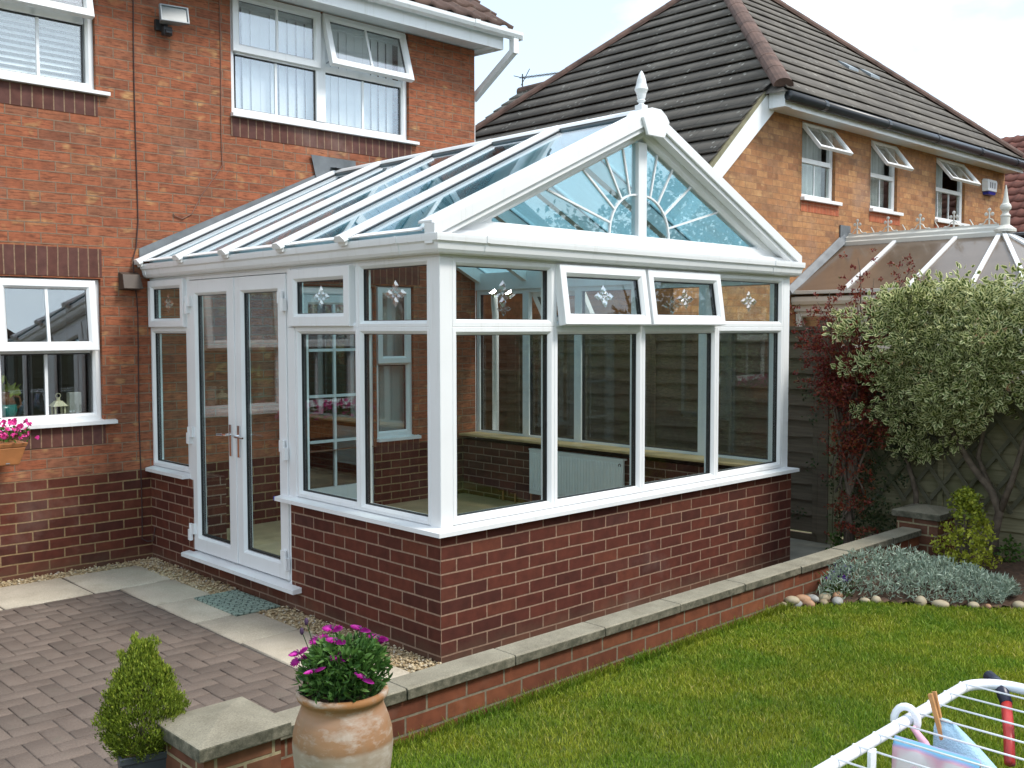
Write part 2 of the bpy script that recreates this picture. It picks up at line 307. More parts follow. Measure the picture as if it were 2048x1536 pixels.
def stripes():
    m,t,p=mat('striped_cotton'); v=objmap(t); w_=nn(t,'ShaderNodeTexWave',Scale=14.,Distortion=.6,bands_direction='X'); t.links.new(v,w_.inputs['Vector'])
    col=ramp(t,w_.outputs['Fac'],[(.1,(.16,.40,.60)),(.4,(.42,.34,.55)),(.65,(.72,.40,.50)),(.9,(.75,.68,.70))]); t.links.new(col,p.inputs['Base Color']); p.inputs['Roughness'].default_value=.9; return m
M['stripes']=stripes()
M['pink_cloth']=simple('pink_trim_cloth',(.72,.40,.50),.9,.15,20)
# ------------------------------------------------------------------ mesh helpers
X3,Y3,Z3=Vector((1,0,0)),Vector((0,1,0)),Vector((0,0,1))
class Pl:
    """a working plane: u along U, v along V, d outward along N"""
    def __init__(s,O,U,V,N): s.O,s.U,s.V,s.N=Vector(O),Vector(U),Vector(V),Vector(N)
    def __call__(s,u,v,d=0.): return s.O+s.U*u+s.V*v+s.N*d
    def tilt(s,v,a,d=0.):
        """plane hinged along the horizontal line at height v, swung outward by a"""
        N=s.N*math.cos(a)+s.V*math.sin(a); V=s.V*math.cos(a)-s.N*math.sin(a)
        return Pl(s(0,v,d)-V*v,s.U,V,N)
class MB:
    def __init__(s): s.v=[];s.f=[]
    def add(s,vs,fs):
        o=len(s.v); s.v+=[tuple(p) for p in vs]; s.f+=[tuple(i+o for i in f) for f in fs]; return s
    def box(s,x0,x1,y0,y1,z0,z1):
        return s.add([(x0,y0,z0),(x1,y0,z0),(x1,y1,z0),(x0,y1,z0),(x0,y0,z1),(x1,y0,z1),(x1,y1,z1),(x0,y1,z1)],
          [(0,3,2,1),(4,5,6,7),(0,1,5,4),(1,2,6,5),(2,3,7,6),(3,0,4,7)])
    def pbox(s,p,u0,u1,v0,v1,d0,d1):
        return s.add([p(u0,v0,d0),p(u1,v0,d0),p(u1,v1,d0),p(u0,v1,d0),p(u0,v0,d1),p(u1,v0,d1),p(u1,v1,d1),p(u0,v1,d1)],
          [(0,3,2,1),(4,5,6,7),(0,1,5,4),(1,2,6,5),(2,3,7,6),(3,0,4,7)])
    def hull8(s,a,b):
        """two matching polygons joined"""
        n=len(a); s.add(list(a)+list(b),[tuple(range(n))[::-1],tuple(range(n,2*n))]+[(i,(i+1)%n,n+(i+1)%n,n+i) for i in range(n)]); return s
    def bar(s,a,b,w,h,up=Z3):
        a,b=Vector(a),Vector(b); t=(b-a).normalized(); r=t.cross(up).normalized(); u=r.cross(t)
        q=[(-w/2,-h/2),(w/2,-h/2),(w/2,h/2),(-w/2,h/2)]
        return s.hull8([a+r*i+u*j for i,j in q],[b+r*i+u*j for i,j in q])
    def ring(s,p,u0,u1,v0,v1,prof):
        n=len(prof); vs=[]
        for k in range(4):
            for i,d in prof:
                vs.append(p([u0+i,u1-i,u1-i,u0+i][k],[v0+i,v0+i,v1-i,v1-i][k],d))
        fs=[(k*n+j,k*n+(j+1)%n,((k+1)%4)*n+(j+1)%n,((k+1)%4)*n+j) for k in range(4) for j in range(n)]
        return s.add(vs,fs)
    def polyring(s,p,pts,prof):
        """mitred frame round a convex polygon (u,v), counter-clockwise"""
        m=len(pts); n=len(prof); vs=[]
        P=[Vector(q) for q in pts]
        for k in range(m):
            e0=(P[k]-P[k-1]).normalized(); e1=(P[(k+1)%m]-P[k]).normalized()
            n0=Vector((-e0.y,e0.x)); n1=Vector((-e1.y,e1.x)); b=(n0+n1)/(1+n0.dot(n1))
            for i,d in prof: q=P[k]+b*i; vs.append(p(q.x,q.y,d))
        return s.add(vs,[(k*n+j,k*n+(j+1)%n,((k+1)%m)*n+(j+1)%n,((k+1)%m)*n+j) for k in range(m) for j in range(n)])
    def sweep(s,path,prof,closed=False):
        """profile (out,z) along a horizontal path; out is to the right of travel"""
        P=[Vector(q) for q in path]; m=len(P); n=len(prof); vs=[]
        for k in range(m):
            d0=(P[k]-P[k-1]).normalized() if k>0 else (P[1]-P[0]).normalized()
            d1=(P[k+1]-P[k]).normalized() if k<m-1 else d0
            n0=Vector((d0.y,-d0.x)); n1=Vector((d1.y,-d1.x)); b=(n0+n1)/(1+n0.dot(n1))
            for o,z in prof: vs.append((P[k].x+b.x*o,P[k].y+b.y*o,z))
        fs=[(k*n+j,k*n+(j+1)%n,(k+1)*n+(j+1)%n,(k+1)*n+j) for k in range(m-1) for j in range(n)]
        fs+=[tuple(range(n))[::-1],tuple((m-1)*n+j for j in range(n))]
        return s.add(vs,fs)
    def tube(s,pts,r,n=8,caps=True):
        P=[Vector(q) for q in pts]; m=len(P); rs=r if isinstance(r,(list,tuple)) else [r]*m; vs=[]
        t0=(P[1]-P[0]).normalized(); a=t0.orthogonal().normalized()
        for k in range(m):
            t=((P[k+1]-P[k]).normalized() if k<m-1 else (P[k]-P[k-1]).normalized())
            if 0<k<m-1: t=((P[k]-P[k-1]).normalized()+t).normalized()
            a=(a-t*a.dot(t)).normalized(); b=t.cross(a)
            for j in range(n):
                th=2*math.pi*j/n; vs.append(P[k]+(a*math.cos(th)+b*math.sin(th))*rs[k])
        fs=[(k*n+j,k*n+(j+1)%n,(k+1)*n+(j+1)%n,(k+1)*n+j) for k in range(m-1) for j in range(n)]
        if caps: fs+=[tuple(range(n))[::-1],tuple((m-1)*n+j for j in range(n))]
        return s.add(vs,fs)
    def lathe(s,prof,c,n=32,axis=None):
        c=Vector(c); vs=[]; m=len(prof)
        for r,z in prof:
            for j in range(n):
                th=2*math.pi*j/n; vs.append((c.x+r*math.cos(th),c.y+r*math.sin(th),c.z+z))
        fs=[(k*n+j,k*n+(j+1)%n,(k+1)*n+(j+1)%n,(k+1)*n+j) for k in range(m-1) for j in range(n)]
        fs+=[tuple(range(n))[::-1],tuple((m-1)*n+j for j in range(n))]
        return s.add(vs,fs)
    def ball(s,c,r,n=10,m=7,sq=(1,1,1),rot=None):
        c=Vector(c); vs=[]; rot=rot or Matrix.Identity(3)
        for k in range(m+1):
            ph=math.pi*k/m
            for j in range(n):
                th=2*math.pi*j/n; vs.append(c+rot@Vector((r*sq[0]*math.sin(ph)*math.cos(th),r*sq[1]*math.sin(ph)*math.sin(th),r*sq[2]*math.cos(ph))))
        return s.add(vs,[(k*n+j,(k+1)*n+j,(k+1)*n+(j+1)%n,k*n+(j+1)%n) for k in range(m) for j in range(n)])
    def wall(s,p,u0,u1,v0,v1,holes=(),depth=.1,back=True):
        """flat wall with rectangular openings and their reveals going inward"""
        us=sorted({u0,u1}|{h[0] for h in holes}|{h[1] for h in holes}); vs_=sorted({v0,v1}|{h[2] for h in holes}|{h[3] for h in holes})
        for i in range(len(us)-1):
            for j in range(len(vs_)-1):
                a,b,c,d=us[i],us[i+1],vs_[j],vs_[j+1]; cu,cv=(a+b)/2,(c+d)/2
                if cu<u0 or cu>u1 or cv<v0 or cv>v1: continue
                if any(h[0]<cu<h[1] and h[2]<cv<h[3] for h in holes): continue
                s.add([p(a,c),p(b,c),p(b,d),p(a,d)],[(0,1,2,3)])
        for h in holes:
            q=[(h[0],h[2]),(h[1],h[2]),(h[1],h[3]),(h[0],h[3])]
            for k in range(4):
                a,b=q[k],q[(k+1)%4]; s.add([p(*a),p(*b),p(*b,-depth),p(*a,-depth)],[(3,2,1,0)])
        return s
    def build(s,name,m,parent=None,smooth=False,bevel=0,fix=True,root=None):
        me=bpy.data.meshes.new(name); vs=np.array([tuple(q) for q in s.v],dtype=np.float64)
        if parent is None:
            o0=np.array([(vs[:,0].min()+vs[:,0].max())/2,(vs[:,1].min()+vs[:,1].max())/2,vs[:,2].min()]) if root is None else np.array(root)
        else: o0=np.array(parent['_w'])
        me.from_pydata((vs-o0).tolist(),[],s.f)
        if fix:
            bm=bmesh.new(); bm.from_mesh(me); bmesh.ops.recalc_face_normals(bm,faces=bm.faces); bm.to_mesh(me); bm.free()
        # UVs in metres, projected along each face's main direction
        uv=me.uv_layers.new(name='UVMap'); co_=vs[np.array([l.vertex_index for l in me.loops])]
        ln=np.zeros((len(me.loops),3))
        for pol in me.polygons:
            ln[pol.loop_start:pol.loop_start+pol.loop_total]=pol.normal
        an=np.abs(ln); U=np.where(((an[:,0]>an[:,1])&(an[:,0]>.45)),co_[:,1],co_[:,0]); V=np.where(an[:,2]>.95,co_[:,1],co_[:,2])
        uv.data.foreach_set('uv',np.stack([U,V],1).astype(np.float32).ravel())
        me.materials.append(m)
        if smooth: me.polygons.foreach_set('use_smooth',[True]*len(me.polygons))
        o=bpy.data.objects.new(name,me); COL.objects.link(o)
        if parent is None: o.location=o0; o['_w']=[float(q) for q in o0]
        else: o.parent=parent; o['_w']=parent['_w']
        if bevel:
            b=o.modifiers.new('bevel','BEVEL'); b.width=bevel; b.segments=2; b.limit_method='ANGLE'; b.angle_limit=R(40)
        return o
def tag(o,label=None,cat=None,group=None,kind=None):
    if label: o['label']=label
    if cat: o['category']=cat
    if group: o['group']=group
    if kind: o['kind']=kind
    return o
def thing(name,label,cat,loc,group=None):
    o=bpy.data.objects.new(name,None); COL.objects.link(o); o.location=loc; o.empty_display_size=.1; o['_w']=[float(q) for q in loc]
    return tag(o,label,cat,group)
def npmesh(name,V,F,m,parent=None,root=(0,0,0),tone=None,uv=None,smooth=False):
    """fast mesh from numpy arrays: V (n,3), F (k,3|4)"""
    o0=np.array(parent['_w'] if parent is not None else root,dtype=float)
    me=bpy.data.meshes.new(name); n=len(V); k,c=F.shape
    me.vertices.add(n); me.vertices.foreach_set('co',(V-o0).astype(np.float32).ravel())
    me.loops.add(k*c); me.loops.foreach_set('vertex_index',F.astype(np.int32).ravel())
    me.polygons.add(k); me.polygons.foreach_set('loop_start',np.arange(0,k*c,c,dtype=np.int32)); me.polygons.foreach_set('loop_total',np.full(k,c,dtype=np.int32))
    if smooth: me.polygons.foreach_set('use_smooth',np.ones(k,dtype=bool))
    if tone is not None:
        a=me.attributes.new('tone','FLOAT_COLOR','POINT'); a.data.foreach_set('color',np.stack([tone,tone,tone,np.ones(n)],1).astype(np.float32).ravel())
    if uv is not None:
        u=me.uv_layers.new(name='UVMap'); u.data.foreach_set('uv',uv[F.ravel()].astype(np.float32).ravel())
    me.update(calc_edges=True); me.materials.append(m)
    o=bpy.data.objects.new(name,me); COL.objects.link(o)
    if parent is None: o.location=o0; o['_w']=[float(q) for q in o0]
    else: o.parent=parent; o['_w']=parent['_w']
    return o
LEAF=np.array([(0,0,0),(-.5,.35,.10),(.5,.35,.10),(-.38,.72,.05),(.38,.72,.05),(0,1,-.06),(0,.38,0),(0,.72,0)])
LEAFUV=np.array([(0,0),(-1,.3),(1,.3),(-1,.7),(1,.7),(0,1),(0,.4),(0,.7)])
LEAFT=np.array([(0,6,1),(0,2,6),(1,6,7),(1,7,3),(6,2,4),(6,4,7),(3,7,5),(7,4,5)])
SMALL=np.array([(0,0,0),(-.5,.5,.06),(.5,.5,.06),(0,1,-.04)]); SMALLUV=np.array([(0,0),(-1,.5),(1,.5),(0,1)]); SMALLT=np.array([(0,2,1),(1,2,3)])
def leaves(name,m,pos,dirs,length,width,tone,parent=None,root=(0,0,0),small=False,roll=None):
    pos=np.asarray(pos,float); n=len(pos); d=np.asarray(dirs,float); d/=np.linalg.norm(d,axis=1,keepdims=True)+1e-9
    r=RNG.normal(size=(n,3)) if roll is None else roll
    x=np.cross(d,r); x/=np.linalg.norm(x,axis=1,keepdims=True)+1e-9; z=np.cross(x,d)
    B,BU,BT=(SMALL,SMALLUV,SMALLT) if small else (LEAF,LEAFUV,LEAFT)
    Ln=np.broadcast_to(length,(n,)); Wd=np.broadcast_to(width,(n,))
    V=pos[:,None,:]+(B[None,:,0,None]*Wd[:,None,None])*x[:,None,:]+(B[None,:,1,None]*Ln[:,None,None])*d[:,None,:]+(B[None,:,2,None]*Ln[:,None,None])*z[:,None,:]
    k=len(B); F=(np.arange(n)[:,None,None]*k+BT[None]).reshape(-1,3)
    return npmesh(name,V.reshape(-1,3),F,m,parent,root,np.repeat(tone,k),np.tile(BU,(n,1)))
def unit(n): v=RNG.normal(size=(n,3)); return v/np.linalg.norm(v,axis=1,keepdims=True)
ICO_V=None
def ico():
    t=(1+5**.5)/2; v=np.array([(-1,t,0),(1,t,0),(-1,-t,0),(1,-t,0),(0,-1,t),(0,1,t),(0,-1,-t),(0,1,-t),(t,0,-1),(t,0,1),(-t,0,-1),(-t,0,1)],float); v/=np.linalg.norm(v[0])
    f=np.array([(0,11,5),(0,5,1),(0,1,7),(0,7,10),(0,10,11),(1,5,9),(5,11,4),(11,10,2),(10,7,6),(7,1,8),(3,9,4),(3,4,2),(3,2,6),(3,6,8),(3,8,9),(4,9,5),(2,4,11),(6,2,10),(8,6,7),(9,8,1)]); return v,f
def stones(name,m,pos,size,flat=.6,jit=.25):
    v,f=ico(); n=len(pos); ax=RNG.uniform(.6,1.2,size=(n,3))*size[:,None]; ax[:,2]*=flat
    th=RNG.uniform(0,6.28,n); P=v[None]*(1+RNG.uniform(-jit,jit,size=(n,12,1)))*ax[:,None,:]
    q=RNG.normal(size=(n,3)); ti=RNG.normal(0,.35,n)
    c,s_=np.cos(ti)[:,None],np.sin(ti)[:,None]; P=np.stack([P[:,:,0],P[:,:,1]*c-P[:,:,2]*s_,P[:,:,1]*s_+P[:,:,2]*c],2)
    c,s_=np.cos(th)[:,None],np.sin(th)[:,None]; P=np.stack([P[:,:,0]*c-P[:,:,1]*s_,P[:,:,0]*s_+P[:,:,1]*c,P[:,:,2]],2)+np.asarray(pos)[:,None,:]
    return npmesh(name,P.reshape(-1,3),(np.arange(n)[:,None,None]*12+f[None]).reshape(-1,3),m,tone=np.repeat(RNG.uniform(0,1,n),12))
# frame section: (inset from the outer edge, height proud of the plane)
def prof(w,d0,d1,ch=.018): return [(0,d1),(0,d0-.003),(.003,d0),(w-ch,d0),(w-.004,d0-.014),(w,d0-.020),(w,d1)]
W,D,s0=3.545,3.565,.02
# ------------------------------------------------------------------ the setting
def struct(name,mb,m,**k): return tag(mb.build(name,m,**k),kind='structure')
struct('ground',MB().add([(-300,-300,-.06),(300,-300,-.06),(300,300,-.06),(-300,300,-.06)],[(0,1,2,3)]),M['earth'])
ZL=.12
edge=[(1.90,-.90),(2.06,-.98),(2.25,-1.08),(2.45,-1.22),(2.60,-1.48),(2.80,-1.75),(3.0,-1.96),(3.3,-2.35),(3.7,-3.2),(4.34,-5)]
struct('lawn_soil',MB().hull8([(x,y,-.05) for x,y in [(-1.9,-.90)]+edge+[(4.34,-12),(-9,-12),(-9,-1.06),(-1.9,-1.06)]],[(x,y,ZL-.012) for x,y in [(-1.9,-.90)]+edge+[(4.34,-12),(-9,-12),(-9,-1.06),(-1.9,-1.06)]]),M['turf'])
def ground_mesh(name,m,x0,x1,y0,y1,z,amp,inside=None,step=.04):
    xs=np.arange(x0,x1,step); ys=np.arange(y0,y1,step); X,Y=np.meshgrid(xs,ys); Zz=z+RNG.uniform(-amp,amp,X.shape)+.5*amp*np.sin(X*5.1)*np.cos(Y*4.3)
    V=np.stack([X,Y,Zz],2).reshape(-1,3); nx=len(xs); i,j=np.meshgrid(np.arange(nx-1),np.arange(len(ys)-1)); a=(j*nx+i).ravel()
    F=np.stack([a,a+1,a+nx+1,a+nx],1)
    if inside is not None: F=F[inside(V[F].mean(1))]
    return tag(npmesh(name,V,F,m,root=(x0,y0,0)),kind='structure')
EX=np.array([e[0] for e in edge]); EY=np.array([e[1] for e in edge])
def bed_side(P): return P[:,0]>np.interp(-P[:,1],-EY,EX)
ground_mesh('flower_bed',M['soil'],1.85,4.32,-5,-.86,ZL+.005,.016,bed_side)
struct('patio_base',MB().box(-7,3.5,-1.05,D,-.05,-.006),M['sand_joint'])
struct('side_path',MB().box(W-.1,4.30,-.74,D+5,-.04,.004),M['passage'])
# block paving, laid herringbone: one sheet of separate bevelled blocks
def block_paving(x0,x1,y0,y1,z=.0):
    bl,bw,g=.2,.1,.004; V=[];F=[];T=[]
    def blk(a,b,c,d):
        a2,b2,c2,d2=max(a,x0),min(b,x1),max(c,y0),min(d,y1)
        if b2-a2<.015 or d2-c2<.015: return
        a2+=g/2;b2-=g/2;c2+=g/2;d2-=g/2; o=len(V); ch=.004; h=z+random.uniform(-.0025,.0025); tx,ty=random.uniform(-.0012,.0012),random.uniform(-.0004,.0004)
        for e,zz in ((0,z-.03),(0,h-.004),(ch,h)):
            for px,py in ((a2+e,c2+e),(b2-e,c2+e),(b2-e,d2-e),(a2+e,d2-e)): V.append((px,py,zz+(tx*(px-a2)+ty*(py-c2)*5 if zz>z-.02 else 0)))
        for l in (0,4): 
            for k in range(4): F.append((o+l+k,o+l+(k+1)%4,o+l+4+(k+1)%4,o+l+4+k))
        F.append((o+8,o+9,o+10,o+11)); t=random.choice([.92,1.,1.05,1.08,.98,.85,1.12]); T.extend([t]*12)
    n=int((x1-x0+y1-y0)/bw)+6
    for k in range(-n,n):
        for m_ in range(-n,n):
            ox,oy=x0+(k+2*m_)*bw,y0+(k-2*m_)*bw        # 90 degree herringbone lattice
            if ox>x1+.4 or ox<x0-.6 or oy>y1+.4 or oy<y0-.6: continue
            blk(ox,ox+bl,oy,oy+bw); blk(ox-bw,ox,oy,oy+bl)
    return tag(npmesh('block_paving',np.array(V),np.array(F),M['paver'],root=(x0,y0,0),tone=np.array(T)),kind='structure')
block_paving(-5.2,-.605,-1.03,2.80)
# buff slabs round the edge of the paving
V=[];F=[];T=[]
def slab(a,b,c,d,z=.004):
    o=len(V); g=.009; ch=.004; dz=random.uniform(-.002,.002)
    for e,zz in ((0,z-.04),(0,z-.003),(ch,z)):
        for px,py in ((a+g+e,c+g+e),(b-g-e,c+g+e),(b-g-e,d-g-e),(a+g+e,d-g-e)): V.append((px,py,zz+dz))
    for l in (0,4):
        for k in range(4): F.append((o+l+k,o+l+(k+1)%4,o+l+4+(k+1)%4,o+l+4+k))
    F.append((o+8,o+9,o+10,o+11)); T.extend([random.choice([.93,1.,1.06,.97])]*12)
for a,b in ((2.21,2.79),(1.65,2.21),(1.09,1.65),(.50,1.09),(-.06,.50),(-.74,-.06)): slab(-.60,-.19,a,b)
for k in range(8): slab(-.06-.58*(k+1)-.12,-.06-.58*k-.12,2.80,3.42)
tag(npmesh('slab_path',np.array(V),np.array(F),M['slab'],root=(-.6,0,0),tone=np.array(T)),kind='structure')
# gravel margin
n=5200; gp=[]
while len(gp)<n:
    if random.random()<.62: x,y=random.uniform(-.205,-.0),random.uniform(-.70,3.45)
    else: x,y=random.uniform(-4,-.0),random.uniform(3.40,3.565)
    if -.0>x>-.28 and 1.58<y<2.19 and x>-.37: continue
    gp.append((x,y,random.uniform(-.004,.014)))
tag(stones('gravel',M['gravel'],np.array(gp),RNG.uniform(.006,.013,n)),kind='stuff')
struct('gravel_strip',MB().box(-.2,-.002,-.72,D,-.03,-.001).box(-6,-.2,3.41,D,-.03,-.001),M['gravel_base'])
# ------------------------------------------------------------------ grass
def in_lawn(P):
    x,y=P[:,0],P[:,1]
    return (y<-.905)&(x>-1.9)&(x<np.interp(-y,-EY,EX,left=1.9)-.0)
def grass(n):
    P=np.stack([RNG.uniform(-1.9,4.3,n*4),RNG.uniform(-4.8,-.9,n*4),np.full(n*4,ZL-.012)],1)
    d=np.hypot(P[:,0]-CAM[0],P[:,1]-CAM[1]); keep=in_lawn(P)&(P[:,1]>-4.6+.12*(P[:,0]+3.4))&(RNG.uniform(0,1,n*4)<np.clip((5.2/d),.25,1)); P=P[keep][:n]; k=len(P); d=np.hypot(P[:,0]-CAM[0],P[:,1]-CAM[1])
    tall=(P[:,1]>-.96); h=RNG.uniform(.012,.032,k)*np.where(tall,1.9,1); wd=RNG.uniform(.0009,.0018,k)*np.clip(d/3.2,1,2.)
    th=RNG.uniform(0,6.28,k); lean=RNG.uniform(.15,.9,k)*h; a=RNG.uniform(0,6.28,k)
    sx,sy=np.cos(th)*wd,np.sin(th)*wd; lx,ly=np.cos(a)*lean,np.sin(a)*lean
    V=np.zeros((k,5,3)); V[:,0]=P; V[:,0,0]-=sx; V[:,0,1]-=sy; V[:,1]=P; V[:,1,0]+=sx; V[:,1,1]+=sy
    mid=P+np.stack([lx*.35,ly*.35,h*.6],1); V[:,2]=mid; V[:,2,0]+=sx*.8; V[:,2,1]+=sy*.8; V[:,3]=mid; V[:,3,0]-=sx*.8; V[:,3,1]-=sy*.8
    V[:,4]=P+np.stack([lx,ly,h],1)
    b=np.arange(k)[:,None]*5; F=np.concatenate([b+np.array([[0,1,2]]),b+np.array([[0,2,3]]),b+np.array([[3,2,4]])])
    t=np.clip(RNG.normal(.45,.22,k),0,1); t[RNG.uniform(0,1,k)<.05]=1.
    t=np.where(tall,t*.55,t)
    tag(npmesh('grass',V.reshape(-1,3),F,M['grass'],root=(0,-2,ZL),tone=np.repeat(t,5)),kind='stuff')
grass(330000)
# ------------------------------------------------------------------ low garden wall
gw=thing('garden_wall','low red brick wall with concrete coping between lawn and patio','wall',(1.1,-.83,0))
MB().box(-1.58,3.86,-.885,-.783,-.05,.285).build('brickwork',M['brick_garden'],gw)
V=[];F=[];T=[]
cb=MB(); x=-1.56; tones=[]
def coping_stone(a,b):
    z=.335+random.uniform(-.003,.003); y0,y1=-.905+random.uniform(-.004,.004),-.757
    A=[(y0,.287),(y0,z-.006),(y0+.008,z),(y1-.008,z),(y1,z-.006),(y1,.287)]
    cb.hull8([(a,y,q) for y,q in A],[(b,y,q) for y,q in A])
while x<3.84:
    x1=min(-.316+.62*(math.floor((x+.316+.01)/.62)+1),3.845); coping_stone(x+.003,x1-.003); x=x1
def toned(o,lo=.9,hi=1.08):
    me=o.data; n=len(me.vertices); a=me.attributes.new('tone','FLOAT_COLOR','POINT'); t=np.ones(n)
    a.data.foreach_set('color',np.stack([t,t,t,t],1).astype(np.float32).ravel()); return o
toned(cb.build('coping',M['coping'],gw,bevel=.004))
def pier(x0,x1,y0,y1,ztop,zb,label):
    p=MB().box(x0+.03,x1-.03,y0+.03,y1-.03,zb,ztop-.05).build('pier',M['brick_pier'],gw); p['label']=label
    cx,cy=(x0+x1)/2,(y0+y1)/2; b=MB()
    q=[(x0,y0),(x1,y0),(x1,y1),(x0,y1)]; r=[(cx+(a-cx)*.06,cy+(c-cy)*.06) for a,c in q]
    o=[(a,c,ztop-.049) for a,c in q]+[(a,c,ztop) for a,c in q]+[(a,c,ztop+.035) for a,c in r]
    b.add(o,[(3,2,1,0),(8,9,10,11)]+[(l+k,l+(k+1)%4,l+4+(k+1)%4,l+4+k) for l in (0,4) for k in range(4)])
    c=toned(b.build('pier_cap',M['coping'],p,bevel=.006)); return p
pier(-1.905,-1.545,-1.015,-.655,.395,-.05,'mossy end pier with broad weathered cap beside the clay urn')
pier(3.87,4.24,-1.03,-.66,.45,0,'shaded end pier beside the trellis fence')
# ------------------------------------------------------------------ conservatory
cons=thing('conservatory','white gable-fronted glazed conservatory on a dark red brick base, with finial','conservatory',(W/2,D/2,0))
def part(name,mb,m,parent=cons,**k): return mb.build(name,m,parent,**k)
ZW=.70
def wallprism(pts,z0,z1): return MB().hull8([(x,y,z0) for x,y in pts],[(x,y,z1) for x,y in pts])
part('dwarf_wall',wallprism([(0,0),(W,0),(W-.27,.27),(.27,.27)],-.05,ZW),M['brick_dwarf'])
sw=wallprism([(0,0),(.27,.27),(.27,1.50),(0,1.50)],-.05,ZW).box(0,.27,2.86,D-.001,-.05,ZW).box(.0,.27,1.5005,2.8595,-.05,.128)
part('dwarf_wall',sw,M['brick_dwarf_side'])
part('dwarf_wall',wallprism([(W,0),(W,D-.001),(W-.27,D-.001),(W-.27,.27)],-.05,ZW),M['brick_dwarf_side'])
part('floor',MB().box(.27,W-.27,.27,D-.002,0,.15),M['floor'])
# sills: a sloped upvc cill round the front, short one by the house
def cill(path,close=True):
    b=MB(); return b.sweep(path,[(-.05,.702),(.046,.702),(.046,.726),(.035,.729),(-.05,.742)])
# sweep goes with 'out' to the right of travel: start at the door, go to the corner, along the front
part('sill',cill([(0,1.625),(0,0),(W,0),(W,.32)]),M['white'])
part('sill',cill([(0,D-.003),(0,2.93)]),M['white'])
part('sill',MB().sweep([(W,.34),(W,D-.003)],[(-.05,.702),(.046,.702),(.046,.726),(.035,.729),(-.05,.742)]),M['white'])
part('sill_end_tape',MB().box(-.044,-.028,1.6255,1.64,.703,.728),M['foam_blue'])
part('door_sill',MB().sweep([(0,2.93),(0,1.385)],[(-.08,.130),(.066,.130),(.066,.156),(.05,.160),(-.08,.175)]),M['white'])
PF=Pl((0,s0,0),X3,Z3,-Y3)             # front window plane, d outward
PL=Pl((s0,0,0),Y3,Z3,-X3)             # left (door) side
PR=Pl((W-s0,0,0),Y3,Z3,X3)            # right side, towards the fence
ZB,ZT=.742,2.20
def frame(name,p,u0,u1,v0,v1,w=.045,d0=0.,d1=-.07,parent=cons,m='white'):
    return part(name,MB().ring(p,u0,u1,v0,v1,prof(w,d0,d1)),M[m],parent)
def pane(p,u0,u1,v0,v1,d=-.03,parent=cons,m='glass',name='pane'):
    # sealed unit: a glass slab and the dark rubber line round it
    o=part(name,MB().pbox(p,u0-.004,u1+.004,v0-.004,v1+.004,d-.003,d+.003),M[m],parent)
    return o
def gasket(p,u0,u1,v0,v1,parent,d=-.024):
    return part('gasket',MB().ring(p,u0-.003,u1+.003,v0-.003,v1+.003,[(0,d+.004),(.006,d+.004),(.006,d-.03),(0,d-.03)]),M['black_rubber'],parent)
def motif(p,u,v,d,parent,k=1.):
    b=MB()
    def gem(cu,cv,ru,rv,h=.009):
        q=[(cu-ru,cv),(cu,cv-rv),(cu+ru,cv),(cu,cv+rv)]
        for sgn in (1,):
            b.add([p(a,c,d) for a,c in q]+[p(cu+(a-cu)*.45,cv+(c-cv)*.45,d+h) for a,c in q]+[p(a,c,d-.002) for a,c in q],[(4,5,6,7)]+[(i,(i+1)%4,4+(i+1)%4,4+i) for i in range(4)]+[(11,10,9,8)]+[(8+i,8+(i+1)%4,(i+1)%4,i) for i in range(4)])
    g=.031*k
    for a,c,e,f in ((0,1.5,.95,1.0),(0,-1.5,.95,1.0),(1.95,0,1.45,.85),(-1.95,0,1.45,.85),(.8,.62,.62,.58),(-.8,.62,.62,.58),(.8,-.62,.62,.58),(-.8,-.62,.62,.58),(0,0,.5,.42)):
        gem(u+a*g,v+c*g,e*g,f*g)
    return part('bevel_motif',b,M['motif'],parent)
def glazed(p,u0,u1,v0,v1,w=.045,wv=None,mot=False,parent=cons,name='window',m='glass',d0=0.,pd=-.03):
    f=part(name,MB().ring(p,u0,u1,v0,v1,prof(w,d0,d0-.07)),M['white'],parent)
    a=(u0+w,u1-w,v0+w,v1-w); pane(p,*a,parent=f,m=m,d=d0+pd); gasket(p,*a,parent=f,d=d0+pd+.006)
    if mot: motif(p,(a[0]+a[1])/2,(a[2]+a[3])/2,d0+pd+.004,f)
    return f
def vent(p,u0,u1,vtop,vbot,ang,w=.07,mot=True,m='glass',name='vent_window',parent=cons,d=.0,opening=True,wv=.045):
    """top-hung opening light over its own fixed frame"""
    q=p.tilt(vtop,ang,d+.004)
    f=part(name,MB().ring(q,u0,u1,vbot,vtop,prof(w,.026,-.03,.02)),M['white'],parent)
    a=(u0+w,u1-w,vbot+w,vtop-w); pane(q,*a,d=-.006,parent=f,m=m); gasket(q,*a,parent=f,d=.0)
    if mot: motif(q,(a[0]+a[1])/2,(a[2]+a[3])/2,-.002,f,.9)
    return f
T0=1.823                                # centre of the transom
# corner posts
part('corner_post',MB().box(s0,.108,s0,.108,ZB-.03,ZT),M['white'],bevel=.004)
part('corner_post',MB().box(W-.108,W-s0,s0,.108,ZB-.03,ZT),M['white'],bevel=.004)
# front
for k,(a,b) in enumerate(((.108,.905),(.905,1.735),(1.735,2.566),(2.566,W-.108))):
    glazed(PF,a+.0005,b-.0005,ZB,T0,.043)
    if k in (0,3): glazed(PF,a+.0005,b-.0005,T0,ZT,.043,mot=True)
    else:
        f=frame('vent_surround',PF,a+.0005,b-.0005,T0,ZT,.035)
        vent(PF,a+.012,b-.012,ZT-.008,T0+.008,R(8.5),.068)
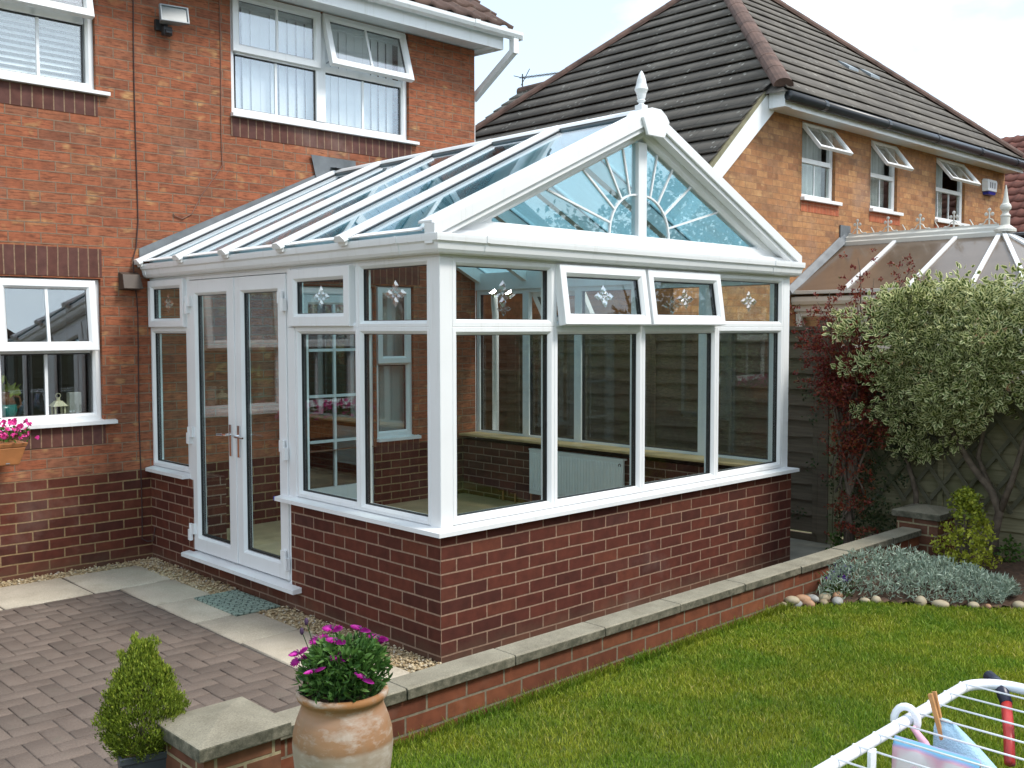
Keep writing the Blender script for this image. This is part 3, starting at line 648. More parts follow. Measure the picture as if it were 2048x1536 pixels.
# left side (u = y)
glazed(PL,.108,.775,ZB,T0,.038); glazed(PL,.108,.775,T0,ZT,.038,mot=True)
glazed(PL,.7755,1.455,ZB,T0,.040); f=frame('vent_surround',PL,.7755,1.50,T0,ZT,.035); vent(PL,.815,1.488,ZT-.012,T0+.008,0,.078)
part('door_frame',MB().pbox(PL,1.4555,1.545,.165,T0-.001,-.07,.004).pbox(PL,1.5006,1.545,T0,ZT,-.07,.004).pbox(PL,2.895,2.932,.165,ZT,-.07,.004).pbox(PL,1.545,2.895,2.175,ZT-.0005,-.07,.003),M['white'],bevel=.003)
glazed(PL,2.933,D-.004,ZB,T0,.04); f=frame('vent_surround',PL,2.933,D-.004,T0,ZT,.035); vent(PL,2.945,D-.03,ZT-.012,T0+.008,0,.065)
def door(u0,u1,hinge):
    d=part('door_leaf',MB().ring(PL,u0,u1,.180,2.17,prof(.11,.012,-.05)).pbox(PL,u0+.05,u1-.05,.20,.285,-.045,-.004),M['white'])
    a=(u0+.11,u1-.11,.30,2.06); pane(PL,*a,parent=d,d=-.02); gasket(PL,*a,parent=d,d=-.014)
    hu=u1-.055 if hinge>0 else u0+.055
    h=MB().pbox(PL,hu-.014,hu+.014,.93,1.15,.0125,.022); o=-1 if hinge>0 else 1
    h.tube([PL(hu,1.08,.02),PL(hu,1.08,.055),PL(hu+o*.03,1.08,.062),PL(hu+o*.125,1.075,.058)],[.009,.009,.009,.007],8)
    part('door_handle',h,M['chrome'],d,smooth=False)
    ku=u0 if hinge>0 else u1
    for z in (.30,1.02,1.98):
        b=MB().pbox(PL,ku-.045*o-.02,ku-.045*o+.02,z,z+.075,.0125,.034).pbox(PL,ku-.004*o-.02,ku-.004*o+.02,z-.05,z+.03,.0125,.04).tube([PL(ku-.012*o,z-.052,.032),PL(ku-.012*o,z+.076,.032)],.011,8)
        part('hinge',b,M['white'],d)
door(1.549,2.221,1); door(2.224,2.892,-1)
part('door_astragal',MB().pbox(PL,2.205,2.24,.185,2.165,.0125,.02),M['white'],bevel=.003)
# right side, five bays, one vent open
ys=[.109,.776,1.465,2.17,2.85,D-.004]
for k in range(5):
    glazed(PR,ys[k]+.0005,ys[k+1]-.0005,ZB,T0,.043)
    if k==3:
        f=frame('vent_surround',PR,ys[k]+.0005,ys[k+1]-.0005,T0,ZT,.035); vent(PR,ys[k]+.012,ys[k+1]-.012,ZT-.008,T0+.008,R(32),.065)
    else: glazed(PR,ys[k]+.0005,ys[k+1]-.0005,T0,ZT,.043,mot=k in(1,4))
part('window_board',MB().box(W-.34,W-.095,.11,D-.004,.744,.766),M['wood_sill'],bevel=.005)
# eaves beam and ogee gutter
part('eaves_beam',MB().sweep([(s0,D-.003),(s0,s0),(W-s0,s0),(W-s0,D-.003)],[(.0,ZT+.0005),(.0,2.345),(-.09,2.37),(-.09,ZT+.0005)]),M['white'])
ogee=[(.0025,2.214),(.035,2.212),(.052,2.220),(.062,2.236),(.066,2.255),(.068,2.268),(.074,2.276),(.081,2.279),(.083,2.300),(.083,2.316),(.079,2.318),(.076,2.290),(.0025,2.29)]
g=part('gutter',MB().sweep([(s0,D-.035),(s0,s0),(W-s0,s0),(W-s0,D-.035)],ogee),M['white'],smooth=False)
og2=[(a*1.05+.001,2.214+(z-2.214)*1.03-.001) for a,z in ogee]
for q in ([(s0,.312),(s0,.288)],[(.288,s0),(.312,s0)],[(W-.362,s0),(W-.338,s0)],[(s0,D-.030),(s0,D-.075)]): part('gutter_clip',MB().sweep(q,og2),M['white'],g)
# roof: bars, panes, ridge
XR=W/2; ZE,ZRG=2.335,3.185; XE=-.045
def roofpt(side,t,y,h=0.):
    x=XE+(XR-.05-XE)*t; z=ZE+(ZRG-ZE)*t
    nx,nz=-(ZRG-ZE),(XR-.05-XE); l=math.hypot(nx,nz); x+=nx/l*h; z+=nz/l*h
    return Vector((x if side<0 else W-x,y,z))
by=[.04,.776,1.465,2.17,2.85,D-.05]
for sd in (-1,1):
    for k,y in enumerate(by):
        if k==0: continue
        b=MB(); w2=.030
        w2=.041; q=[(-w2,.0),(-w2,.012),(-w2*.55,.030),(w2*.55,.030),(w2,.012),(w2,.0)]
        A=[roofpt(sd,-.012,y+a,h+.012) for a,h in q]; B=[roofpt(sd,1.0,y+a,h+.012) for a,h in q]; b.hull8(A,B)
        bar=part('glazing_bar',b,M['white'])
        part('bar_rafter',MB().hull8([roofpt(sd,.03,y+a,h) for a,h in ((-.031,-.12),(-.031,-.006),(.031,-.006),(.031,-.12))],[roofpt(sd,.985,y+a,h) for a,h in ((-.031,-.12),(-.031,-.006),(.031,-.006),(.031,-.12))]),M['white'],bar)
        part('bar_gasket',MB().hull8([roofpt(sd,.0,y+a,h) for a,h in ((-.0445,.006),(-.0445,.0115),(.0445,.0115),(.0445,.006))],[roofpt(sd,.99,y+a,h) for a,h in ((-.0445,.006),(-.0445,.0115),(.0445,.0115),(.0445,.006))]),M['grey_rubber'],bar)
        part('bar_end_cap',MB().hull8([roofpt(sd,-.030,y+a*1.2,h*1.25+.004) for a,h in q],[roofpt(sd,-.0125,y+a*1.2,h*1.25+.004) for a,h in q]).hull8([roofpt(sd,-.024,y+a*1.1,-.022) for a in (-.03,.03)]+[roofpt(sd,-.024,y+a*1.1,.006) for a in (.03,-.03)],[roofpt(sd,-.0135,y+a*1.1,-.022) for a in (-.03,.03)]+[roofpt(sd,-.0135,y+a*1.1,.006) for a in (.03,-.03)]),M['white'],bar)
    for k in range(5):
        y0,y1=by[k]+.005,by[k+1]-.005
        q=[(y0,-.003),(y0,.003),(y1,.003),(y1,-.003)]
        part('roof_pane',MB().hull8([roofpt(sd,.003,a,h) for a,h in q],[roofpt(sd,.992,a,h) for a,h in q]),M['glass_roof' if sd<0 else 'roof_tint'])
        part('eaves_trim',MB().hull8([roofpt(sd,-.006,a,h) for a,h in ((y0+.03,.0035),(y0+.03,.011),(y1-.03,.011),(y1-.03,.0035))],[roofpt(sd,.022,a,h) for a,h in ((y0+.03,.0035),(y0+.03,.009),(y1-.03,.009),(y1-.03,.0035))]),M['white'])
rp=[(-.075,3.195),(-.062,3.215),(-.03,3.232),(.03,3.232),(.062,3.215),(.075,3.195)]
b=MB().hull8([(XR+x,.10,z) for x,z in rp],[(XR+x,D-.012,z) for x,z in rp])
rg=part('ridge_cap',b,M['white'])
part('ridge_body',MB().hull8([(XR+x,.12,z) for x,z in ((-.05,3.09),(-.068,3.194),(.068,3.194),(.05,3.09))],[(XR+x,D-.012,z) for x,z in ((-.05,3.09),(-.068,3.194),(.068,3.194),(.05,3.09))]),M['alu'],rg)
# gable
PG=Pl((0,.05,0),X3,Z3,-Y3); SL=(3.215-2.37)/(XR+.06)
tri=[(.115,2.352),(W-.115,2.352),(XR,2.352+SL*(XR-.115))]
gf=part('gable_frame',MB().polyring(PG,tri,prof(.065,.0,-.07)),M['white'])
part('gable_rail',MB().box(.02,W-.02,.022,.12,2.3455,2.351),M['white'])
part('gable_post',MB().pbox(PG,XR-.043,XR+.043,2.40,3.02,-.068,-.006),M['white'],gf,bevel=.004)
gi=[(.40,2.417),(W-.40,2.417),(XR,2.417+SL*(XR-.40))]
for sg in (-1,1):
    U=lambda u: u if sg<0 else W-u
    q=[(.03,2.3525),(.43,2.3525),(.43,2.56),(.03,2.376)]
    part('gable_infill',MB().hull8([PG(U(u),v,-.005) for u,v in q],[PG(U(u),v,-.05) for u,v in q]),M['white'],gf)
for sgn in (-1,1):
    q=[(XR+sgn*.04,2.41),(XR+sgn*(XR-.30),2.41),(XR+sgn*.04,2.41+SL*(XR-.34))]
    part('gable_pane',MB().hull8([PG(u,v,-.034) for u,v in q],[PG(u,v,-.040) for u,v in q]),M['glass_gable'],gf)
    sb=MB(); cz=2.417; r=.265
    arc=[PG(XR+sgn*(.043+(r-.0)*math.sin(t)) if False else XR+sgn*(.04+r*math.cos(t)),cz+r*math.sin(t),-.031) for t in np.linspace(0,math.pi/2,13)]
    for i in range(12): sb.bar(arc[i],arc[i+1],.012,.016,up=Y3)
    for t in (15,36,57,76):
        t=R(t); c,s_=math.cos(t),math.sin(t)
        L1=(SL*(XR-.46)- 0)/(s_+SL*c); sb.bar(PG(XR+sgn*(.04+r*c),cz+r*s_,-.031),PG(XR+sgn*(.04+L1*c),cz+L1*s_,-.031),.012,.014,up=Y3)
    part('sunburst_bars',sb,M['white'],gf)
    # bargeboard
    e=(XR+.06); o=Vector((SL,0,-1))
    def bb(d0,d1,y0,y1):
        k=math.hypot(1,SL); A=[]
        for x in (XR+.06,0.0):
            A.append([Vector((XR+sgn*x,y,3.215-SL*x-dd*k)) for y,dd in ((y0,d0),(y1,d0),(y1,d1),(y0,d1))])
        return A
    b=MB(); b.hull8(*bb(.0,.066,-.035,.049)); b.hull8(*bb(.0665,.098,-.018,.049)); b.hull8(*bb(-.014,-.0005,-.015,.10))
    part('bargeboard',b,M['white'],bevel=.003)
pl=[(-.085,3.045),(.085,3.045),(.135,3.150),(.10,3.19),(.045,3.222),(-.045,3.222),(-.10,3.19),(-.135,3.150)]
part('apex_plate',MB().hull8([(XR+a,-.055,z) for a,z in pl],[(XR+a,-.036,z) for a,z in pl]).hull8([(XR+a,-.0355,z) for a,z in pl[2:]],[(XR+a,.11,z) for a,z in pl[2:]]),M['white'],bevel=.003)
fn=[(.030,0),(.030,.044),(.026,.050),(.017,.058),(.016,.066),(.027,.074),(.029,.080),(.022,.086),(.026,.094),(.031,.12),(.0445,.15),(.033,.185),(.028,.215),(.019,.242),(.009,.262),(.001,.272)]
part('finial',MB().box(XR-.029,XR+.029,.045,.103,3.2225,3.262).lathe([(r,z) for r,z in fn[2:]],(XR,.074,3.2125),20),M['white'])
# lead flashing against the house
lf=MB(); yw=D-.006
for x0,x1 in ((-.06,.55),(.545,1.15),(1.145,1.62)):
    zz=lambda x:2.355+.455*(x+.06)
    lf.hull8([(x0,yw,zz(x0)-.02),(x1,yw,zz(x1)-.02),(x1,yw,zz(x1)+.085),(x0,yw,zz(x0)+.085)],[(x0,yw-.004-.002*x0,zz(x0)-.02),(x1,yw-.006-.002*x0,zz(x1)-.02),(x1,yw-.005-.002*x0,zz(x1)+.085),(x0,yw-.004-.002*x0,zz(x0)+.085)])
    lf.hull8([(W-x0,yw,zz(x0)-.02),(W-x1,yw,zz(x1)-.02),(W-x1,yw,zz(x1)+.085),(W-x0,yw,zz(x0)+.085)],[(W-x0,yw-.005,zz(x0)-.02),(W-x1,yw-.005,zz(x1)-.02),(W-x1,yw-.005,zz(x1)+.085),(W-x0,yw-.005,zz(x0)+.085)])
ap=[(1.56,3.10),(1.98,3.10),(1.97,3.335),(1.50,3.342)]
lf.hull8([(x,D-.022,z) for x,z in ap],[(x,D-.017,z) for x,z in ap])
lf.hull8([(1.70,D-.12,3.236),(1.85,D-.12,3.236),(1.85,D-.02,3.25),(1.70,D-.02,3.25)],[(1.70,D-.12,3.240),(1.85,D-.12,3.240),(1.85,D-.02,3.256),(1.70,D-.02,3.256)])
part('lead_flashing',lf,M['lead'])
# rainwater pipe at the back right corner
part('downpipe',MB().tube([(W+.05,D-.12,2.22),(W+.05,D-.12,2.06),(W+.10,D-.08,1.95),(W+.10,D-.08,.02)],.034,12),M['white'],smooth=True)
# radiator under the right-hand window board
rx=W-.33
rad=thing('radiator','white panel radiator under the window board inside the conservatory','radiator',(rx,2.0,.15))
b=MB().box(rx,rx+.02,1.42,2.56,.27,.68)
for y in np.arange(1.445,2.545,.034): b.hull8([(rx,y,.30),(rx,y+.02,.30),(rx,y+.02,.655),(rx,y,.655)],[(rx-.007,y+.005,.31),(rx-.007,y+.015,.31),(rx-.007,y+.015,.645),(rx-.007,y+.005,.645)])
b.build('panel',M['radiator'],rad); MB().box(rx-.004,rx+.05,1.415,2.565,.6805,.695).build('grille',M['radiator'],rad)
for y in (1.435,2.545): MB().tube([(rx+.01,y,.29),(rx+.01,y,.151)],.008).build('pipe',M['copper'],rad)
MB().tube([(rx-.006,1.455,.64),(rx-.002,1.455,.64)],.016,12).build('bleed_valve',M['chrome'],rad)
for y in (2.78,2.95): tag(MB().tube([(W-.30,y,.151),(W-.30,y,.25)],.011).tube([(W-.30,y,.25),(W-.36,y,.25)],.008).build('pipe_tail',M['copper']),'bare copper pipe tail rising from the floor beside the radiator','pipe','pipe tails by the radiator')
# ------------------------------------------------------------------ our house
PH=Pl((0,D,0),X3,Z3,-Y3)
house=thing('house','orange brick house with dark plinth that the conservatory is built against','house',(-1,D+3,0))
def hp(name,mb,m,parent=house,**k): return mb.build(name,m,parent,**k)
LWx=(-1.875,-.362); UX2=(.752,2.605)
HO=[(LWx[0],LWx[1],1.125,2.195),(LWx[0],LWx[1],3.60,4.60),(UX2[0],UX2[1],3.60,4.60),(1.33,2.185,.717,2.20),(2.20,2.645,.785,2.22)]
hp('wall',MB().wall(PH,-6,3.44,.715,4.602,HO,.10),M['brick_upper'])
hp('wall',MB().box(3.30,3.4395,D+.001,D+8,-.05,4.60).box(-6,-5.9,D+.002,D+8,-.05,4.6),M['brick_upper'])
hp('plinth',MB().wall(PH,-6,3.44,-.05,.7145,[(1.33,2.185,-.05,.7145)],.1),M['brick_plinth'])
def soldier(x0,x1,z0,z1,m='brick_soldier'): hp('soldier_course',MB().box(x0,x1,D-.004,D+.02,z0,z1),M[m])
soldier(-1.875,-.352,2.207,2.42); soldier(-1.875,-.352,.945,1.094); soldier(-1.875,-.355,3.41,3.563); soldier(.742,2.632,3.41,3.566); soldier(1.30,2.72,2.235,2.43); soldier(2.19,2.70,.645,.755)
# dim rooms behind the openings
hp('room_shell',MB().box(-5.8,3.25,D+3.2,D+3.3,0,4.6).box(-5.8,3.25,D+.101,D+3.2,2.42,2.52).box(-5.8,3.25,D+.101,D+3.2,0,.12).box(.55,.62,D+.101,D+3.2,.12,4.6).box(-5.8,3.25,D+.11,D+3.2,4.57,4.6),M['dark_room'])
PW=Pl((0,D+.035,0),X3,Z3,-Y3)
def hwin(x0,x1,z0,z1,zt,cols,sash,bars=True,sillx=.09,label=None,m='glass_house',pl=PW,par=None,w=.055):
    """cols: list of (u0,u1); sash: opening angle per column of the top light (None = fixed)"""
    par=par or house
    f=MB().ring(pl,x0+.001,x1-.001,z0,z1,prof(w,0,-.06))
    for (a,b),(c,d) in zip(cols[:-1],cols[1:]): f.pbox(pl,b,c,z0+w+.001,z1-w-.001,-.06,-.001)
    for a,b in cols: f.pbox(pl,a+.0005,b-.0005,zt-.028,zt+.028,-.06,-.002)
    win=f.build('window',M['white'],par)
    if label: win['label']=label
    for (a,b),sh in zip(cols,sash):
        g0,g1,h0,h1=a+.015,b-.015,z0+w+.006,zt-.04
        hp('pane',MB().pbox(pl,g0-.012,g1+.012,h0-.012,h1+.012,-.033,-.027),M[m],win)
        hp('glazing_bead',MB().ring(pl,g0-.016,g1+.016,h0-.012,h1+.012,[(0,-.020),(.011,-.026),(.011,-.04),(0,-.04)]),M['black_rubber'],win)
        if bars: hp('glazing_bar',MB().pbox(pl,(g0+g1)/2-.011,(g0+g1)/2+.011,h0-.01,h1+.01,-.046,-.024),M['white'],win)
        if sh is not None:
            q=pl.tilt(z1-.012,sh,.004); a2,b2=a-.035,b+.035
            hp('sash',MB().ring(q,a2,b2,zt-.012,z1-.012,prof(.068,.024,-.028)),M['white'],win)
            g=(a2+.068,b2-.068,zt-.012+.068,z1-.012-.068)
            hp('pane',MB().pbox(q,g[0]-.004,g[1]+.004,g[2]-.004,g[3]+.004,-.006,0),M[m],win)
            hp('glazing_bead',MB().ring(q,g[0]-.006,g[1]+.006,g[2]-.006,g[3]+.006,[(0,.006),(.008,.002),(.008,-.02),(0,-.02)]),M['black_rubber'],win)
            if bars: hp('glazing_bar',MB().pbox(q,(g[0]+g[1])/2-.011,(g[0]+g[1])/2+.011,g[2]-.004,g[3]+.004,-.016,.003),M['white'],win)
            if sh>.05: hp('stay',MB().bar(pl(b-.01,zt+.05,-.0),q(b+.0,zt+.05,-.02),.012,.006).bar(pl(a+.01,zt+.05,-.0),q(a-.0,zt+.05,-.02),.012,.006),M['alu'],win)
    if sillx: hp('sill',MB().hull8([(x0-sillx*.1,D-.045,z0-.030),(x0-sillx*.1,D-.045,z0-.004),(x0-sillx*.1,D-.03,z0-.002),(x0-sillx*.1,D+.04,z0+.008),(x0-sillx*.1,D+.04,z0-.03)],[(x1+sillx,D-.045,z0-.030),(x1+sillx,D-.045,z0-.004),(x1+sillx,D-.03,z0-.002),(x1+sillx,D+.04,z0+.008),(x1+sillx,D+.04,z0-.03)]),M['white'],win)
    return win
c1=[(-1.80,-1.165),(-1.075,-.435)]
hwin(LWx[0],LWx[1],1.125,2.19,1.665,c1,[R(4),R(6)])
hwin(LWx[0],LWx[1],3.60,4.60,4.11,c1,[R(12),R(13)])
hwin(UX2[0],UX2[1],3.60,4.615,4.125,[(.815,1.60),(1.695,2.535)],[0.,R(17)])
# narrow window and glazed door inside the conservatory
hwin(2.20,2.645,.785,2.215,1.50,[(2.262,2.583)],[0.],bars=False,sillx=.05,w=.06)
dd=hp('door',MB().ring(PW,1.332,2.183,.152,2.195,prof(.07,0,-.06)).ring(PW,1.405,2.11,.165,2.12,prof(.085,.01,-.03)).pbox(PW,1.49,2.025,.25,.38,-.03,.0),M['white'])
hp('pane',MB().pbox(PW,1.485,2.03,.375,2.04,-.012,-.006),M['glass_house'],dd)
gb=MB().pbox(PW,1.745,1.77,.38,2.035,-.02,.004)
for z in (.80,1.21,1.625): gb.pbox(PW,1.49,2.025,z-.0125,z+.0125,-.0195,.0035)
hp('glazing_bar',gb,M['white'],dd)
# eaves: soffit, fascia, gutter, tiles
hp('soffit',MB().box(-6,3.44,D-.30,D+.10,4.612,4.622).box(3.4405,3.52,D-.30,D+.6,4.600,4.612),M['white'])
hp('fascia',MB().box(-6,3.52,D-.318,D-.3005,4.565,4.76).hull8([(3.5205,D-.318,4.565),(3.5205,D+.6,4.60),(3.5205,D+.6,5.38),(3.5205,D-.318,4.76)],[(3.54,D-.318,4.565),(3.54,D+.6,4.60),(3.54,D+.6,5.38),(3.54,D-.318,4.76)]),M['white'])
gt=[(0,4.690),(.03,4.672),(.065,4.668),(.095,4.682),(.112,4.71),(.115,4.742),(.108,4.742),(.104,4.71),(.06,4.682),(0,4.70)]
b=MB(); b.sweep([(-6,D-.319),(3.70,D-.319)],gt)
gh=hp('gutter',b,M['white'])
for x in (.2,1.9,3.1): hp('gutter_joint',MB().sweep([(x-.03,D-.317),(x+.03,D-.317)],[(a*1.06+.003,4.70+(z-4.70)*1.08) for a,z in gt]),M['white'],gh)
hp('gutter_stop_end',MB().box(3.700,3.706,D-.43,D-.319,4.668,4.742),M['white'],gh)
def sqpipe(b,pts,w):
    for a,c in zip(pts[:-1],pts[1:]): b.bar(a,c,w,w,up=X3)
b=MB(); sqpipe(b,[(3.63,D-.375,4.70),(3.63,D-.375,4.53)],.068); sqpipe(b,[(3.63,D-.375,4.56),(3.53,D+.12,4.15)],.062); sqpipe(b,[(3.50,D+.12,4.18),(3.50,D+.12,0)],.06)
hp('downpipe',b,M['white'],bevel=.003)
def wavy_roof(name,x0,x1,y0,z0,rows,slope,m,parent,gauge=.30,pitch=.23,flip=1):
    """rolled tiles: each course a rippled strip lapping over the one below"""
    xs=np.arange(x0,x1+.001,pitch/8); nx=len(xs); V=[];F=[]; c,s_=math.cos(slope),math.sin(slope)
    for k in range(rows):
        o=len(V); wave=.022*np.maximum(0,np.sin((xs-x0)/pitch*2*math.pi))+.006
        for (t,h) in ((k*gauge,.0),(k*gauge,.034),((k+1)*gauge+.03,.006)):
            for x,wv in zip(xs,wave): V.append((x,y0+flip*(t*c-(h+wv)*s_),z0+t*s_+(h+wv)*c))
        for r in (0,1):
            for i in range(nx-1): a=o+r*nx+i; F.append((a,a+1,a+nx+1,a+nx))
    return npmesh(name,np.array(V),np.array(F),m,parent,uv=np.array(V)[:,:2]*np.array([1,.66]))
rf=wavy_roof('roof',-6,3.62,D-.38,4.755,15,R(36),M['tile_brown'],house)
hp('roof',MB().hull8([(-6,D-.3,4.74),(3.59,D-.3,4.74),(3.59,D+3.5,7.5),(-6,D+3.5,7.5)],[(-6,D-.3,4.70),(3.59,D-.3,4.70),(3.59,D+3.5,7.46),(-6,D+3.5,7.46)]).box(-6,3.4,D+3.5,D+8,4.6,7.4),M['tile_brown'])
# blinds in the upstairs windows
def vblind(x0,x1,z0,z1,y,step,ang,m,label):
    b=MB(); x=x0
    while x<x1:
        a=ang+random.uniform(-.15,.15); c,s_=math.cos(a)*step*.52,math.sin(a)*step*.52
        b.hull8([(x-c,y-s_,z0),(x+c,y+s_,z0),(x+c,y+s_+.002,z0),(x-c,y-s_+.002,z0)],[(x-c,y-s_,z1),(x+c,y+s_,z1),(x+c,y+s_+.002,z1),(x-c,y-s_+.002,z1)]); x+=step
    b.box(x0-.05,x1+.05,y-.03,y+.03,z1+.001,z1+.04)
    return tag(b.build('vertical_blind',m),label,'blind')
vblind(.80,2.56,3.62,4.52,D+.15,.089,.16,M['blind'],'white vertical slat blind behind the upstairs window with one open light')
b=MB()
z=3.63
while z<4.55: b.hull8([(-1.83,D+.13,z),(-1.83,D+.172,z+.03),(-1.83,D+.174,z+.028),(-1.83,D+.132,z-.002)],[(-.42,D+.13,z),(-.42,D+.172,z+.03),(-.42,D+.174,z+.028),(-.42,D+.132,z-.002)]); z+=.045
b.box(-1.83,-.42,D+.12,D+.18,4.555,4.58)
tag(b.build('venetian_blind',M['blind']),'pale horizontal slat blind behind the cut-off upstairs window by the floodlight','blind')
tag(MB().hull8([(2.24,D+.115,.82),(2.61,D+.115,.82),(2.61,D+.118,.82),(2.24,D+.118,.82)],[(2.24,D+.115,2.2),(2.61,D+.115,2.2),(2.61,D+.118,2.2),(2.24,D+.118,2.2)]).build('roller_blind',M['blind_grey']),'pale blind behind the narrow window seen through the conservatory','blind')
# things on the kitchen window sill
hp('window_ledge',MB().box(-1.875,-.362,D+.101,D+.42,1.10,1.135),M['white'])
ZS=1.136
t=thing('jug','glazed brown and green jug of leaves on the kitchen window ledge','jug',(-1.02,D+.22,ZS))
pr=[(.05,0),(.085,.03),(.105,.08),(.10,.13),(.08,.18),(.07,.20),(.078,.225),(.072,.225),(.064,.20)]
MB().lathe(pr[:4],(-1.02,D+.22,ZS),20).build('foot',M['teal'],t,smooth=True); MB().lathe(pr[3:],(-1.02,D+.22,ZS),20).build('body',M['jug_brown'],t,smooth=True)
MB().tube([(-.95,D+.22,ZS+.19),(-.895,D+.22,ZS+.18),(-.885,D+.22,ZS+.12),(-.925,D+.22,ZS+.09)],.009).build('handle',M['jug_brown'],t,smooth=True)
P=np.array([(-1.02,D+.22,ZS+.20)])+RNG.normal(0,.03,(34,3)); dr=unit(34); dr[:,2]=np.abs(dr[:,2])+.35
tag(leaves('pot_plant',M['leaf_lime'],P,dr,RNG.uniform(.08,.17,34),.06,RNG.uniform(0,1,34),root=(-1.02,D+.22,ZS+.2)),'broad lime and blue-green leaves standing in the jug','plant')
t=thing('lantern','small cream metal lantern on the kitchen window ledge','lantern',(-.635,D+.17,ZS))
b=MB(); x,y=-.635,D+.17
for a in (-1,1):
    for c in (-1,1): b.box(x+a*.035-.006,x+a*.035+.006,y+c*.035-.006,y+c*.035+.006,ZS+.012,ZS+.10)
b.box(x-.045,x+.045,y-.045,y+.045,ZS,ZS+.012).build('body',M['lantern'],t)
MB().hull8([(x-.055,y-.055,ZS+.10),(x+.055,y-.055,ZS+.10),(x+.055,y+.055,ZS+.10),(x-.055,y+.055,ZS+.10)],[(x-.022,y-.022,ZS+.14),(x+.022,y-.022,ZS+.14),(x+.022,y+.022,ZS+.14),(x-.022,y+.022,ZS+.14)]).tube([(x,y,ZS+.14),(x,y,ZS+.165)],.014).build('roof',M['lantern'],t)
MB().tube([(x+.018*math.cos(q),y,ZS+.178+.018*math.sin(q)) for q in np.linspace(-1.2,4.3,12)],.003).build('ring',M['lantern'],t)
tag(MB().box(-.565,-.475,D+.13,D+.20,ZS,ZS+.20).build('canister',M['canister'],bevel=.006),'tall plain grey canister at the right end of the kitchen ledge','canister')
# floodlight, vent, cables, flower trough
t=thing('floodlight','grey floodlight with black sensor mounted high on the brick wall','floodlight',(.19,D,4.22))
q=Pl((.20,D-.13,4.25),Vector((.97,-.2,0)).normalized(),Vector((.10,.36,.93)).normalized(),Vector((.18,-.92,.36)).normalized())
MB().hull8([q(a,c,-.07) for a,c in ((-.07,-.05),(.07,-.05),(.07,.05),(-.07,.05))],[q(a,c,.0) for a,c in ((-.105,-.072),(.105,-.072),(.105,.072),(-.105,.072))]).ring(q,-.108,.108,-.075,.075,[(0,.018),(.012,.018),(.014,.002),(.014,-.002),(0,-.002)]).build('housing',M['alu'],t,bevel=.003)
MB().pbox(q,-.094,.094,-.061,.061,.001,.006).build('lens',M['flood_glass'],t)
MB().box(.14,.21,D-.085,D-.035,4.10,4.165).hull8([(.145,D-.087,4.105),(.205,D-.087,4.105),(.205,D-.087,4.14),(.145,D-.087,4.14)],[(.15,D-.105,4.11),(.20,D-.105,4.11),(.20,D-.105,4.13),(.15,D-.105,4.13)]).build('sensor',M['dark_metal'],t,bevel=.004)
MB().box(.10,.20,D-.03,D-.001,4.14,4.22).bar((.15,D-.03,4.19),(.19,D-.09,4.24),.03,.02).build('bracket',M['dark_metal'],t)
tag(MB().hull8([(-.225,D,2.255),(-.07,D,2.255),(-.07,D,2.115),(-.225,D,2.115)],[(-.215,D-.055,2.235),(-.08,D-.055,2.235),(-.07,D-.10,2.125),(-.225,D-.10,2.125)]).build('vent_cowl',M['vent_brown'],bevel=.004),'brown plastic wedge-shaped vent cowl on the wall beside the conservatory gutter','vent')
cp=[(-.066,D-.008,4.62)]+[(-.068+.004*math.sin(z*3.),D-.008,z) for z in np.arange(4.3,2.5,-.15)]+[(-.085,D-.012,2.45),(-.115,D-.02,2.36),(-.112,D-.02,2.22),(-.088,D-.01,2.05)]+[(-.086+.004*math.sin(z*4),D-.008,z) for z in np.arange(1.9,.2,-.15)]+[(-.088,D-.01,.17),(-.05,D-.02,.145),(-.02,D-.06,.15),(-.012,D-.08,.26)]
tag(MB().tube(cp,.0042,6).build('cable',M['cable'],smooth=True),'long dark cable running down the wall from the eaves to the ground','cable')
cp=[(.655,D-.007,4.62)]+[(.655+.003*math.sin(z*5),D-.007,z) for z in np.arange(4.5,3.2,-.15)]+[(.657,D-.008,3.16),(.58,D-.008,3.05),(.47,D-.008,2.90),(.38,D-.008,2.74),(.30,D-.008,2.695),(.235,D-.008,2.715),(.225,D-.01,2.735)]
tag(MB().tube(cp,.0035,6).build('cable',M['cable_brown'],smooth=True),'thin brown cable with a curled loose end beside the upstairs window','cable')
t=thing('flower_trough','terracotta coloured plastic trough hung on the wall below the kitchen window','trough',(-1.4,D-.20,.87))
q=[(-1.72,D-.09),(-1.07,D-.09),(-1.07,D-.29),(-1.72,D-.29)]; q2=[(-1.755,D-.06),(-1.035,D-.06),(-1.035,D-.325),(-1.755,D-.325)]
MB().hull8([(a,c,.875) for a,c in q],[(a,c,1.00) for a,c in q2]).build('tub',M['trough'],t,bevel=.008); MB().hull8([(a,c,1.0005) for a,c in q2],[(a*1.0+(.012 if a>-1.3 else -.012),c+(.006 if c>D-.2 else -.012),1.03) for a,c in q2]).build('rim',M['trough'],t,bevel=.005)
MB().bar((-1.15,D-.30,.89),(-1.15,D-.005,.86),.025,.006).bar((-1.6,D-.30,.89),(-1.6,D-.005,.86),.025,.006).build('bracket',M['alu'],t)
tp=thing('flowering_plant','bright pink flowers crowding the wall trough','flowers',(-1.4,D-.2,1.03))
n=420; P=np.stack([RNG.uniform(-1.76,-1.0,n),RNG.uniform(D-.36,D-.08,n),1.03+RNG.uniform(0,.10,n)],1); leaves('foliage',M['leaf_green'],P,unit(n)+np.array([0,-.3,.5]),RNG.uniform(.02,.04,n),.02,RNG.uniform(0,1,n),tp)
n=620; cl=np.stack([RNG.uniform(-1.78,-.97,95),RNG.uniform(D-.40,D-.10,95),1.05+RNG.uniform(0,.14,95)],1); P=np.repeat(cl,7,0); n=len(P); th=np.tile(np.arange(7)*.9,95)
